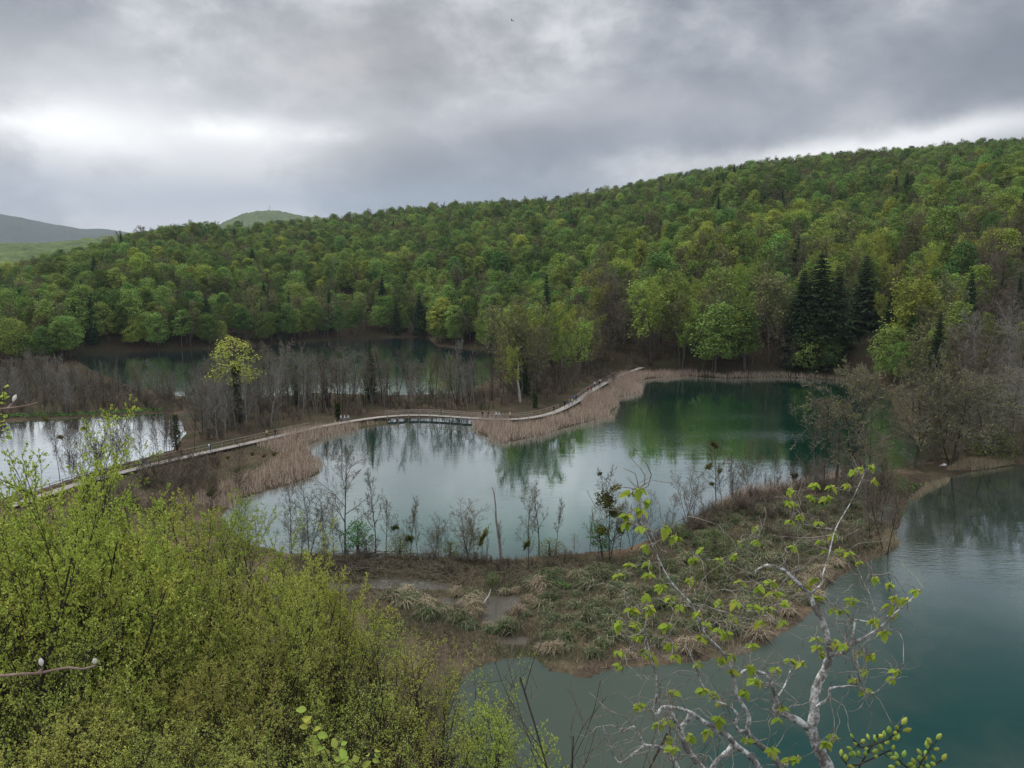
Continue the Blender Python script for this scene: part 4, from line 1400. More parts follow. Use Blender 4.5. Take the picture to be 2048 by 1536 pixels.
# undergrowth too dense to count
for (outline, n, lb, hs) in (([(-40, 765), (60, 745), (150, 770), (250, 785), (420, 800), (420, 824), (330, 825), (180, 833), (-40, 844)], 420, 'brown leafless undergrowth between the trunks of the thicket', (1.2, 3.2)),
                             ([(400, 800), (760, 794), (1000, 795), (1060, 740), (1200, 735), (1170, 770), (1090, 815), (900, 826), (640, 838), (420, 888), (385, 860)], 520, 'brown leafless undergrowth along the strip behind the boardwalk', (1.0, 3.0)),
                             ([(1100, 728), (1330, 726), (1700, 742), (1860, 780), (1860, 730), (1700, 715), (1330, 705), (1150, 715)], 380, 'brown undergrowth between the trunks behind the emerald bay', (1.5, 4.0))):
    pp = scatter_px(rng, outline, n, 0.0)
    forest('undergrowth', lb, 'undergrowth', PR['shrub'], pp, rng.uniform(0, 6.28, n), rng.uniform(hs[0], hs[1], n) / 3.0, rng.integers(0, 3, n))

# ------------------------------------------------------------------ reeds, sedge, debris
def blades(r, pts, h, wdt, lean, mt, name, **kw):
    """single-triangle blades standing on points"""
    n = len(pts)
    a = r.uniform(0, 6.28, n)
    hh_ = h * r.uniform(0.6, 1.15, n)
    ln = lean * r.random(n)
    side = np.stack([np.cos(a), np.sin(a), np.zeros(n)], 1) * (wdt * r.uniform(0.6, 1.2, n))[:, None]
    a2 = r.uniform(0, 6.28, n)
    tip = pts + np.stack([np.cos(a2) * hh_ * ln, np.sin(a2) * hh_ * ln, hh_ * np.sqrt(np.maximum(0.05, 1 - ln ** 2))], 1)
    V = np.stack([pts - side, pts + side, tip], 1).reshape(-1, 3)
    return obj(name, build_mesh(name, [(V, np.arange(3 * n).reshape(n, 3), 0)], [mt]), kind='stuff', **kw)


r = np.random.default_rng(31)
# belt between boardwalk and middle lake
lo = poly([(330, 1020), (560, 850), (1330, 720), (1720, 745), (1700, 770), (1330, 800), (960, 900), (640, 990)])
bx0, bx1 = lo.min(0), lo.max(0)
q = r.uniform(bx0, bx1, (420000, 2))
sm = sdf(P_MID, q[:, 0], q[:, 1])
px_, py_, _ = to_px(np.column_stack([q, np.zeros(len(q))]))
nz_ = vnoise(q[:, 0], q[:, 1], 6.0, 91)
width = np.interp(px_, [400, 560, 700, 780, 930, 960, 1100, 1230, 1330, 1450, 1700], [6, 7.5, 3, 1.6, 1.6, 7, 7.5, 9, 5, 3, 1.0]) * (0.7 + 0.6 * nz_)
nf_ = vnoise(q[:, 0], q[:, 1], 1.6, 93)
kp = (sm < 0.6 + 3.6 * (nz_ - 0.5)) & (nf_ * 0.6 + nz_ * 0.4 + r.random(len(q)) * 0.25 > 0.42) & (sm > -width) & (py_ < 1030) & (py_ > 700) & (px_ > 330) & (px_ < 1720)
kp &= ~((px_ > 755) & (px_ < 945))
q = q[kp]
q = q[r.permutation(len(q))[:62000]]
zz_ = np.maximum(ground_z(q[:, 0], q[:, 1]), -0.4)
blades(r, np.column_stack([q, zz_ - 0.05]) , 1.35 + 0.9 * vnoise(q[:, 0], q[:, 1], 3.0, 95), 0.045, 0.6, M['reed'], 'reeds', label='dry brown reeds between the boardwalk and the middle lake', category='reeds')
# reed spit by the cascade and the shore of the near lake
sp_ = np.concatenate([scatter_px(r, [(1890, 945), (1930, 925), (1990, 920), (2030, 930), (1960, 942)], 2500, 1.0), scatter_px(r, [(1730, 1100), (1780, 1062), (1800, 1090), (1765, 1110)], 1800, 1.0),
                      scatter_px(r, [(1820, 1000), (1850, 975), (1900, 958), (1860, 990)], 1200, 1.0)])
blades(r, sp_, 0.9, 0.05, 0.8, M['straw'], 'reeds', label='straw-coloured dead reeds on the spits of the near lake', category='reeds')


def tussock_mesh(seed, n=240, straw=0.35):
    r = np.random.default_rng(seed)
    a = r.uniform(0, 6.28) + r.normal(0, r.uniform(0.9, 1.8), n)
    l = r.uniform(0.45, 1.2, n)
    sp0 = r.uniform(0.15, 0.95, n)
    d = np.stack([np.cos(a), np.sin(a), np.zeros(n)], 1)
    s = np.stack([-np.sin(a), np.cos(a), np.zeros(n)], 1) * r.uniform(0.010, 0.02, n)[:, None]
    p0 = np.concatenate([r.normal(0, 0.2, (n, 2)), np.zeros((n, 1))], 1)
    p1 = p0 + d * (0.45 * l * sp0)[:, None] + np.array([0, 0, 1]) * (0.62 * l * (1.1 - 0.45 * sp0))[:, None]
    p2 = p1 + d * (0.55 * l * (0.4 + sp0))[:, None] + np.array([0, 0, 1]) * (0.18 * l - 0.62 * l * sp0)[:, None]
    p2[:, 2] = np.maximum(p2[:, 2], 0.05)
    V = np.stack([p0 - s, p0 + s, p1 + s, p1 - s, p2], 1)
    k = (r.random(n) < straw)
    parts = []
    for mi, sel in ((0, ~k), (1, k)):
        v = V[sel]
        m_ = len(v)
        base = np.arange(m_)[:, None] * 5
        parts.append((v.reshape(-1, 3), base + np.array([[0, 1, 2, 3]]), mi))
        parts.append((v.reshape(-1, 3), base + np.array([[3, 2, 4]]), mi))
    return build_mesh('tussock', parts, [M['sedge'], M['straw']])


TUS = [tussock_mesh(i, 260, [0.10, 0.2, 0.25, 0.15, 0.4, 0.9, 0.15, 0.3, 0.2, 0.1][i]) for i in range(10)]
sed = scatter_px(r, [(1010, 1180), (1130, 1150), (1250, 1135), (1420, 1050), (1600, 1000), (1750, 1012), (1785, 1050), (1770, 1090), (1690, 1138), (1640, 1205), (1500, 1300), (1230, 1325), (1100, 1310), (1020, 1290), (950, 1275), (800, 1225), (720, 1205), (820, 1190)], 315, -0.2, 1.05)
for p in sed:
    ws_ = float(water_sdf(np.array([p[0]]), np.array([p[1]]))[0])
    edge_ = ws_ > -2.2
    k = 5 if edge_ and r.random() < 0.75 else int(r.choice([0, 1, 2, 3, 4, 6, 7, 8, 9]))
    o = obj('sedge_tussock', TUS[k], None, (p[0], p[1], p[2] - 0.03),
            category='sedge')
    s = r.uniform(0.6, 1.15) + 0.6 * r.random() ** 2
    qx = to_px(p)[0]
    zn = 'beside the muddy pools' if qx < 1040 else 'on the left part of the sedge bank' if qx < 1200 else 'in front of the mistletoe-laden tree' if qx < 1330 else 'in the middle of the sedge bank' if qx < 1480 else 'behind the white-barked tree' if qx < 1640 else 'towards the tip of the sedge bank'
    o['label'] = ('large ' if s > 1.3 else 'small ' if s < 1.0 else '') + ('straw-coloured' if k == 5 else 'half-dead' if k == 4 else 'grey-green') + ' sedge tussock ' + zn
    o['group'] = o['label'].replace('tussock', 'tussocks')
    o.scale = (s * 1.15, s * 1.15, s * 0.95)
    o.rotation_euler = (0, 0, r.uniform(0, 6.28))
# flattened dead grass over the whole marsh and the causeway
fl = np.concatenate([scatter_px(r, [(620, 1112), (1250, 1110), (1430, 1020), (1600, 985), (1800, 990), (1790, 1090), (1650, 1200), (1500, 1310), (1200, 1350), (950, 1340), (620, 1200)], 30000, 0.3),
                     scatter_px(r, [(100, 1000), (420, 900), (800, 836), (1100, 834), (1120, 850), (640, 900), (420, 1010), (200, 1060)], 9000, 0.0)])
M['litter_grass'] = mat_leaf('dead_grass_litter', (0.17, 0.125, 0.085), (0.40, 0.32, 0.22), trans=0.15, val=0.1, hue=0.01)
blades(r, fl, 0.55, 0.03, 1.0, M['litter_grass'], 'dead_grass', label='flattened straw-coloured dead grass over the marshy banks', category='dead grass')
gr_ = scatter_px(r, [(620, 1125), (1250, 1125), (1430, 1030), (1700, 985), (1790, 1060), (1650, 1190), (1500, 1290), (1200, 1330), (950, 1320), (620, 1200)], 42000, -0.3)
blades(r, gr_, 0.5, 0.03, 0.8, M['sedge'], 'marsh_grass', label='short grey-green marsh grass between the tussocks', category='grass')
# brushwood and fallen branches
bw = scatter_px(r, [(600, 1112), (760, 1112), (1000, 1124), (1240, 1130), (1230, 1160), (1050, 1180), (800, 1160), (640, 1145)], 1000, 0.3)
bw = np.concatenate([bw, scatter_px(r, [(640, 1130), (1250, 1130), (1440, 1020), (1640, 980), (1740, 1000), (1600, 1030), (1420, 1090), (1250, 1180), (1050, 1230), (700, 1215)], 900, 0.2)])
n = len(bw)
a = r.uniform(0, 6.28, n)
ln = r.uniform(0.6, 2.6, n)
dv = np.stack([np.cos(a), np.sin(a), r.normal(0, 0.16, n)], 1)
P = np.stack([bw - dv * ln[:, None] / 2, bw + r.normal(0, 0.12, (n, 3)), bw + dv * ln[:, None] / 2], 1)
P[:, :, 2] += r.uniform(0.05, 0.7, (n, 1)) * np.exp(-((to_px(bw)[0] - 760) / 130) ** 2)[:, None] + 0.05
obj('brushwood', build_mesh('brushwood', [(*tubes(P, np.repeat(r.uniform(0.012, 0.045, (n, 1)), 3, 1), 4), 0)], [M['twig']]), kind='stuff', label='heap of grey-brown brushwood along the near bank', category='brushwood')
hb = scatter_px(r, [(1060, 1176), (1120, 1170), (1140, 1182), (1070, 1186)], 260, 0.5)
hb = np.concatenate([hb, scatter_px(r, [(1620, 1035), (1660, 985), (1850, 970), (1880, 960), (1850, 980)], 300, 0.2), scatter_px(r, [(-60, 843), (180, 834), (330, 825), (330, 820), (180, 828), (-60, 836)], 1400, 0.5)])
nn_ = rand_unit(r, len(hb)) + np.array([0, 0, 1.2])
nn_ /= np.linalg.norm(nn_, axis=1, keepdims=True)
obj('marsh_herbs', build_mesh('marsh_herbs', [(*quads(hb + np.array([0, 0, 0.25]), *leaf_axes(r, len(hb), nn_, 0.22, 0.7)), 0)], [M['herb']]), kind='stuff', label='fresh green marsh herbs along the water edges', category='herbs')


def log(name, label, pts, r0, r1, mt):
    P = np.array(pts, float)
    c = P[0].copy()
    o = obj(name, build_mesh(name, [(*tubes((P - c)[None], np.linspace(r0, r1, len(P))[None], 9), 0)], [mt], True), None, tuple(c), label=label, category='log')
    return o


log('fallen_log', 'pale half-sunken trunk lying in the near lake off the bank tip', [W(1798, 1120, -0.10), W(1812, 1138, -0.13), W(1832, 1156, -0.12), W(1846, 1178, -0.13), W(1866, 1200, -0.24)], 0.20, 0.13, mat_bark('bark_waterlogged', (0.12, 0.15, 0.12), (0.22, 0.25, 0.20), 3, 0.2))
log('fallen_log', 'bleached branch lying in the muddy pool of the bank', [W(968, 1205, 0.25), W(978, 1190, 0.5), W(982, 1178, 0.9)], 0.08, 0.03, M['bark_pale'])
log('fallen_log', 'grey fallen trunk lying along the bay shore below the spruces', [W(1612, 757, 0.25), W(1640, 759, 0.4), W(1672, 760, 0.3)], 0.15, 0.08, M['bark'])
log('fallen_log', 'pale fallen trunk on the ground below the boardwalk', [W(248, 976, 0.4), W(258, 971, 0.5), W(266, 967, 0.5)], 0.14, 0.08, M['bark_pale'])

# little cascade between the lakes
n = 260
cw = W(1880, 936, 0.0)
t_ = np.linspace(0, 1, 14)
s_ = np.linspace(-1, 1, 9)
TT, SS = np.meshgrid(t_, s_)
a0, a1 = W(1864, 941, 0), W(1890, 933, 0)
pos = a0 + (a1 - a0) * TT[..., None]
side = np.array([0.0, 1.0, 0])
V = pos + side * SS[..., None] * (0.45 + 0.2 * np.sin(TT * 9))[..., None]
V[..., 2] = 0.08 + 0.30 * TT + 0.08 * (1 - SS ** 2) + 0.06 * r.standard_normal(TT.shape)
idx = np.arange(TT.size).reshape(TT.shape)
Q = np.stack([idx[:-1, :-1], idx[:-1, 1:], idx[1:, 1:], idx[1:, :-1]], -1).reshape(-1, 4)
obj('cascade', build_mesh('cascade', [(V.reshape(-1, 3), Q, 0)], [mat_plain('white_water', (0.75, 0.78, 0.8), 0.4, 0.2, 4.0)], True), label='small white cascade spilling from the emerald bay into the near lake', category='waterfall')

# ------------------------------------------------------------------ boardwalk
bwp = [(20, 1012), (100, 986), (160, 966), (230, 948), (300, 930), (400, 907), (500, 885), (600, 862), (685, 845), (770, 833), (850, 830), (950, 836), (1030, 838), (1100, 827), (1150, 804), (1190, 777), (1240, 751), (1290, 733), (1318, 726)]
ctrl = np.array([W(x, y, 0.9) for x, y in bwp])
seg = np.linalg.norm(np.diff(ctrl, axis=0), axis=1)
tt = np.concatenate([[0], np.cumsum(seg)])
ss = np.arange(0, tt[-1], 0.25)


def crom(ts, s):
    i = np.clip(np.searchsorted(ts, s) - 1, 0, len(ts) - 2)
    u = ((s - ts[i]) / (ts[i + 1] - ts[i]))[:, None]
    p0, p1, p2, p3 = ctrl[np.maximum(i - 1, 0)], ctrl[i], ctrl[i + 1], ctrl[np.minimum(i + 2, len(ts) - 1)]
    return 0.5 * (2 * p1 + (p2 - p0) * u + (2 * p0 - 5 * p1 + 4 * p2 - p3) * u ** 2 + (3 * p1 - p0 - 3 * p2 + p3) * u ** 3)


C = crom(tt, ss)
for _ in range(12):
    C[1:-1] = 0.25 * C[:-2] + 0.5 * C[1:-1] + 0.25 * C[2:]
C[:, 2] = 0.9
Tn = np.gradient(C, axis=0)
Tn /= np.linalg.norm(Tn, axis=1, keepdims=True)
Sd = np.stack([Tn[:, 1], -Tn[:, 0], np.zeros(len(C))], 1)      # towards the viewer's side
# keep the near side consistent
HW = 0.88
bwalk = thing('boardwalk', 'long weathered timber boardwalk with railings winding across the lakes', 'boardwalk', (0, 0, 0))
vs, fs = [], []
r = np.random.default_rng(3)
BOX = np.array([[0, 1, 2, 3], [7, 6, 5, 4], [0, 4, 5, 1], [1, 5, 6, 2], [2, 6, 7, 3], [3, 7, 4, 0]])
for k in range(len(C)):
    c_, t_, s_ = C[k], Tn[k] * 0.11, Sd[k] * (HW + r.uniform(-0.05, 0.05))
    z = r.uniform(-0.012, 0.012)
    q = [c_ - t_ - s_, c_ + t_ - s_, c_ + t_ + s_, c_ - t_ + s_]
    fs.append(BOX + 8 * k)
    vs += [x + [0, 0, z] for x in q] + [x + [0, 0, z - 0.06] for x in q]
# winding: top faces first
o = obj('deck_planks', build_mesh('deck', [(np.array(vs), np.concatenate(fs), 0)], [M['wood']]), bwalk, kind='stuff')
for sg in (-0.8, 0.8):
    P = C[::4] + Sd[::4] * sg * HW + np.array([0, 0, -0.16])
    obj('beam', build_mesh('beam', [(*tubes(P[None], np.full((1, len(P)), 0.11), 4), 0)], [M['wood_dark']]), bwalk)
pxs, pys, _ = to_px(C)
post_me = build_mesh('post', [(*tubes(np.array([[[0, 0, -1.6], [0, 0, 1.12]]]), np.full((1, 2), 0.075), 6), 0)], [M['wood_rail']])
pile_me = build_mesh('pile', [(*tubes(np.array([[[0, 0, -1.6], [0, 0, -0.06]]]), np.full((1, 2), 0.10), 6), 0)], [M['wood_dark']])


def has_rail(x, far_side):
    if far_side:
        return (x < 625) or (770 < x < 1125) or (1150 < x < 1232)
    return (770 < x < 1062) or (1100 < x < 1225 and False)


for sgn in (-1, 1):
    far_side = sgn < 0
    run = []
    for k in range(0, len(C), 10):
        p = C[k] + Sd[k] * sgn * (HW - 0.04)
        if has_rail(pxs[k], far_side):
            obj('post', post_me, bwalk, tuple(p))
        else:
            obj('pile', pile_me, bwalk, tuple(p))
    for k in range(0, len(C), 2):
        if has_rail(pxs[k], far_side):
            run.append(k)
        if run and (not has_rail(pxs[k], far_side) or k + 2 >= len(C)):
            if len(run) > 2:
                P = C[run] + Sd[run] * sgn * (HW - 0.04)
                for nm, hz, rd in (('handrail', 1.08, 0.06), ('rail', 0.58, 0.045)):
                    obj(nm, build_mesh(nm, [(*tubes((P + [0, 0, hz])[None], np.full((1, len(P)), rd), 5), 0)], [M['wood_rail']]), bwalk)
            run = []


# ------------------------------------------------------------------ walkers
def person_mesh(pose):
    """continuous skinned figure 1.72 m tall, facing +Y"""
    sw = {'stand': 0.0, 'walk': 0.24, 'stride': -0.24}[pose]
    J = [('pelvis', (0, 0, 0.93), 0.15), ('waist', (0, 0.005, 1.08), 0.135), ('chest', (0, 0, 1.28), 0.165), ('neck0', (0, 0.0, 1.44), 0.08), ('neck', (0, 0.015, 1.50), 0.058), ('head', (0, 0.03, 1.60), 0.10), ('crownp', (0, 0.02, 1.68), 0.075)]
    E = [(0, 1), (1, 2), (2, 3), (3, 4), (4, 5), (5, 6)]
    for sg in (-1, 1):
        s = sw * sg
        b0 = len(J)
        J += [('hip', (sg * 0.095, 0, 0.86), 0.10), ('knee', (sg * 0.10, s * 0.55 + 0.03, 0.49), 0.066), ('ankle', (sg * 0.10, s * 1.0 - 0.02 - (0.06 if s < 0 else 0), 0.10), 0.045), ('toe', (sg * 0.115, s * 1.0 + 0.13, 0.045), 0.045)]
        E += [(0, b0), (b0, b0 + 1), (b0 + 1, b0 + 2), (b0 + 2, b0 + 3)]
        b1 = len(J)
        J += [('shoulder', (sg * 0.19, 0, 1.39), 0.072), ('elbow', (sg * 0.245, -s * 0.5 - 0.03, 1.12), 0.052), ('wrist', (sg * 0.235, -s * 0.95 + 0.05, 0.90), 0.038), ('hand', (sg * 0.225, -s * 1.05 + 0.08, 0.80), 0.042)]
        E += [(2, b1), (b1, b1 + 1), (b1 + 1, b1 + 2), (b1 + 2, b1 + 3)]
    me = bpy.data.meshes.new('figure')
    me.from_pydata([j[1] for j in J], E, [])
    o = bpy.data.objects.new('figure', me)
    COL.objects.link(o)
    sk = o.modifiers.new('skin', 'SKIN')
    for i, j in enumerate(J):
        me.skin_vertices[0].data[i].radius = (j[2], j[2] * (0.72 if j[0] in ('chest', 'waist', 'pelvis') else 1.0))
        me.skin_vertices[0].data[i].use_root = (i == 0)
    sb = o.modifiers.new('sub', 'SUBSURF')
    sb.levels = 1
    dg = bpy.context.evaluated_depsgraph_get()
    out = bpy.data.meshes.new_from_object(o.evaluated_get(dg))
    bpy.data.objects.remove(o)
    # colours: 0 skin 1 hair 2 jacket 3 trousers 4 shoes
    out.materials.clear()
    for p in out.polygons:
        x, y, z = p.center
        if z > 1.62 or (z > 1.53 and y < 0.005):
            k = 1
        elif z > 1.47:
            k = 0
        elif z < 0.085:
            k = 4
        elif abs(x) > 0.175 and z < 0.88:
            k = 0
        elif z < 0.90 and abs(x) < 0.2:
            k = 3
        else:
            k = 2
        p.material_index = k
        p.use_smooth = True
    return out


FIG = {p: person_mesh(p) for p in ('stand', 'walk', 'stride')}
CM = {}


def cloth(c):
    if c not in CM:
        CM[c] = mat_plain('cloth_%d' % len(CM), c, 0.85, 0.2, 9)
    return CM[c]


SKIN = mat_plain('skin', (0.50, 0.32, 0.24), 0.6, 0.08)
pack_v = np.array([(x, y, z) for z in (0, 0.12, 0.36, 0.44) for (x, y) in ((-0.14, 0.0), (0.14, 0.0), (0.13, -0.17), (-0.13, -0.17))])
pack_v[12:, :2] *= 0.75
pack_f = np.concatenate([[[4 * k + j, 4 * k + (j + 1) % 4, 4 * k + 4 + (j + 1) % 4, 4 * k + 4 + j] for j in range(4)] for k in range(3)] + [[[3, 2, 1, 0]], [[12, 13, 14, 15]]])
BLK, NAVY, GREY, WHT, CRM = (0.02, 0.02, 0.022), (0.02, 0.03, 0.08), (0.20, 0.21, 0.23), (0.75, 0.75, 0.76), (0.62, 0.52, 0.34)
RED, BLU, TUR, PNK, LIL, MAR, YEL, JEAN = (0.30, 0.03, 0.04), (0.03, 0.10, 0.42), (0.45, 0.66, 0.68), (0.60, 0.16, 0.18), (0.62, 0.60, 0.72), (0.12, 0.03, 0.04), (0.62, 0.54, 0.20), (0.08, 0.12, 0.22)
HB, HD, HL = (0.06, 0.04, 0.03), (0.02, 0.017, 0.015), (0.35, 0.25, 0.13)
people = [
    (198, 952, BLK, JEAN, HD, None, 'person in black walking at the left end of the boardwalk'),
    (211, 947, GREY, BLK, HB, None, 'person in grey top and black trousers at the left end of the boardwalk'),
    (285, 931, CRM, JEAN, HL, CRM, 'person with a cream backpack beside the bright pond'),
    (291, 930, BLU, JEAN, HB, None, 'person in blue jacket beside the bright pond'),
    (364, 914, (0.15, 0.07, 0.04), BLK, HB, None, 'person in brown jacket on the boardwalk past the bright pond'),
    (417, 902, NAVY, JEAN, HD, WHT, 'person in navy with a white backpack on the boardwalk'),
    (538, 874, YEL, BLK, HD, None, 'person in dull yellow top walking the boardwalk beside a black-clad one'),
    (549, 872, BLK, BLK, HD, None, 'person all in black beside the dull yellow top'),
    (685, 844, LIL, NAVY, HB, None, 'person in lilac top, first of the pale-clad trio'),
    (690, 845, WHT, JEAN, HL, None, 'person in white top, middle of the pale-clad trio'),
    (694, 843, LIL, BLK, HD, None, 'person in lilac top and black trousers in the pale-clad trio'),
    (881, 832, BLK, BLK, HD, None, 'lone person in black behind the railing over the dark water'),
    (964, 836, BLK, BLK, HB, None, 'person in black at the head of the railing group'),
    (977, 837, MAR, BLK, HD, BLK, 'person in maroon jacket with black backpack in the railing group'),
    (984, 837, GREY, NAVY, HD, None, 'person in grey between maroon and white in the railing group'),
    (993, 838, WHT, JEAN, HB, None, 'person in white top in the railing group'),
    (999, 837, TUR, GREY, HL, None, 'person in pale turquoise jacket in the railing group'),
    (1021, 838, CRM, BLK, HB, None, 'person in cream jacket walking behind the railing group'),
    (1108, 825, BLK, BLK, HL, None, 'lone person in black before the boardwalk bend'),
    (1131, 814, BLK, BLK, HL, BLK, 'person in black with backpack on the boardwalk bend'),
    (1136, 812, GREY, JEAN, HL, None, 'person in grey and jeans on the boardwalk bend'),
    (1140, 810, YEL, JEAN, HD, None, 'person in pale yellow jacket on the boardwalk bend'),
    (1150, 804, BLU, JEAN, HB, BLU, 'person in royal blue jacket on the boardwalk bend'),
    (1153, 803, NAVY, NAVY, HD, None, 'person in navy beside the royal blue jacket'),
    (1176, 784, MAR, BLK, HD, None, 'person in dark red jacket on the rising boardwalk'),
    (1180, 783, RED, (0.25, 0.05, 0.06), HB, RED, 'person in bright red jacket on the rising boardwalk'),
    (1193, 773, WHT, BLK, HB, None, 'person in white top nearest the red jackets'),
    (1198, 770, BLK, BLK, HD, None, 'person in black between two white tops'),
    (1202, 768, WHT, GREY, HL, None, 'person in white jacket ahead of the black-clad one'),
    (1224, 757, BLK, NAVY, HD, None, 'person in black leaning by the far railing end'),
    (1229, 755, NAVY, BLK, HD, None, 'person in navy by the far railing end'),
    (1262, 742, GREY, BLK, HD, None, 'person in dark grey on the far boardwalk'),
    (1266, 741, BLK, BLK, HD, None, 'person in black on the far boardwalk'),
    (1305, 729, (0.12, 0.2, 0.22), BLK, HB, None, 'person in teal jacket at the far end of the boardwalk'),
    (1311, 728, LIL, BLK, HB, None, 'person in pale lilac at the far end of the boardwalk'),
    (1315, 727, PNK, GREY, HD, None, 'person in pink-red top at the far end of the boardwalk')]
r = np.random.default_rng(8)
for i, (x, y, top, leg, hair, pack, lb) in enumerate(people):
    k = int(np.argmin((pxs - x) ** 2 + 0.15 * (pys - y) ** 2))
    lat = r.uniform(-0.55, 0.55)
    pos = C[k] + Sd[k] * lat
    fwd = Tn[k] * (1 if r.random() < 0.6 else -1)
    rz = math.atan2(fwd[1], fwd[0]) - math.pi / 2 + r.normal(0, 0.2)
    pose = ['walk', 'stride', 'stand'][i % 3]
    t = thing('person', lb, 'person', (pos[0], pos[1], 0.918), rz, r.uniform(0.94, 1.06))
    me = FIG[pose].copy()
    for m_ in (SKIN, cloth(hair), cloth(top), cloth(leg), cloth((0.05, 0.045, 0.04))):
        me.materials.append(m_)
    obj('body', me, t)
    if pack:
        obj('backpack', build_mesh('backpack', [(pack_v + np.array([0, -0.10, 1.0]), pack_f, 0)], [cloth(pack)]), t)


# ------------------------------------------------------------------ trees on the slope below the viewpoint
def near_geo(seed, h=12.0, stems=5, n1=9, n2=8, n3=6, nl=11, lsize=0.045, spread=0.2, lean=(0.0, 0.0)):
    rng = np.random.default_rng(seed)
    Ps = []
    for k in range(stems):
        P = stem(rng, h * rng.uniform(0.75, 1.0), 0.0, 9, 0.06)
        a = k * 2.4 + rng.random()
        tt_ = np.linspace(0, 1, 9)
        off = spread * h * rng.uniform(0.35, 1.0) * tt_ ** 0.9
        P[0, :, 0] += np.cos(a) * (off + 0.12) + lean[0] * h * tt_ ** 1.3
        P[0, :, 1] += np.sin(a) * (off + 0.12) + lean[1] * h * tt_ ** 1.3
        Ps.append(P)
    P = np.concatenate(Ps)
    R = np.linspace(0.10, 0.024, 9)[None].repeat(stems, 0)
    A, AR = grow(rng, P, R, n1, 0.15, 0.97, 36, 11, 0.42, 6, 0.06, 0.03, 0.6, 0.018, 0.4)
    Bq, BR = grow(rng, A, AR, n2, 0.15, 0.98, 40, 13, 0.44, 5, 0.08, 0.03, 0.65, 0.011, 0.3)
    Cq, CR = grow(rng, Bq, BR, n3, 0.15, 1.0, 46, 15, 0.44, 4, 0.11, 0.02, 0.7, 0.007, 0.3)
    n = len(Cq)
    t = rng.uniform(0.1, 1.0, (n, nl)) * 3
    i = np.clip(t.astype(int), 0, 2)
    w_ = (t - i)[..., None]
    rows = np.arange(n)[:, None]
    c = (Cq[rows, i] * (1 - w_) + Cq[rows, i + 1] * w_).reshape(-1, 3) + rng.normal(0, 0.025, (n * nl, 3))
    # leaves sit on the outer shell of the crown, the inside is bare wood
    ctr = np.median(c, 0) - np.array([0, 0, 0.08 * h])
    ext = np.percentile(np.abs(c - ctr), 92, axis=0)
    rho = np.linalg.norm((c - ctr) / ext, axis=1)
    c = c[rng.random(len(c)) < np.clip((rho - 0.55) / 0.45, 0.05, 1.0)]
    nrm = rand_unit(rng, len(c)) + np.array([0, 0, 0.9])
    nrm /= np.linalg.norm(nrm, axis=1, keepdims=True)
    lf = quads(c, *leaf_axes(rng, len(c), nrm, lsize, 0.62))
    return [tubes(P, R, 6), tubes(A, AR, 4)], [tubes(Bq, BR, 3), tubes(Cq, CR, 3)], lf


NEAR = []
for i in range(4):
    tr, tw, lf = near_geo(700 + i, 12.0, [5, 4, 6, 4][i], 11, 8, 6, 17, 0.038, [0.24, 0.28, 0.22, 0.26][i], [(0.0, 0), (0.10, 0), (-0.03, 0), (0.16, 0)][i])
    NEAR.append(mk('near_tree', tr, [(V, Fc, 0) for V, Fc in tw] + [(*lf, 1)], M['bark_dark'], [M['twig_dark'], M['near']], float(np.percentile(lf[0][:, 2], 98.5))))
NEAR_M = [recolor(NEAR[0], 'maple_crown', [M['twig_dark'], M['maple']]), recolor(NEAR[2], 'maple_crown', [M['twig_dark'], M['maple']])]
M['near_green'] = mat_leaf('leaf_near_green', (0.32, 0.44, 0.07), (0.47, 0.56, 0.11), trans=0.32, val=0.15, hue=0.015)
NEAR_G = [recolor(NEAR[1], 'green_crown', [M['twig_dark'], M['near_green']]), recolor(NEAR[3], 'green_crown', [M['twig_dark'], M['near_green']])]
def thin(p, name, keep, mats):
    """the same tree with fewer leaves"""
    me = p.crown
    nl_ = len(me.polygons)
    mi = np.zeros(nl_, np.int32)
    me.polygons.foreach_get('material_index', mi)
    import bmesh
    bm = bmesh.new()
    bm.from_mesh(me)
    rg_ = np.random.default_rng(nl_)
    kill = (mi == 1) & (rg_.random(nl_) > keep)
    bmesh.ops.delete(bm, geom=[f for f, k_ in zip(bm.faces, kill) if k_], context='FACES')
    out = bpy.data.meshes.new(name)
    bm.to_mesh(out)
    bm.free()
    for m_ in mats:
        out.materials.append(m_)
    return Proto(p.trunk, out, p.h)


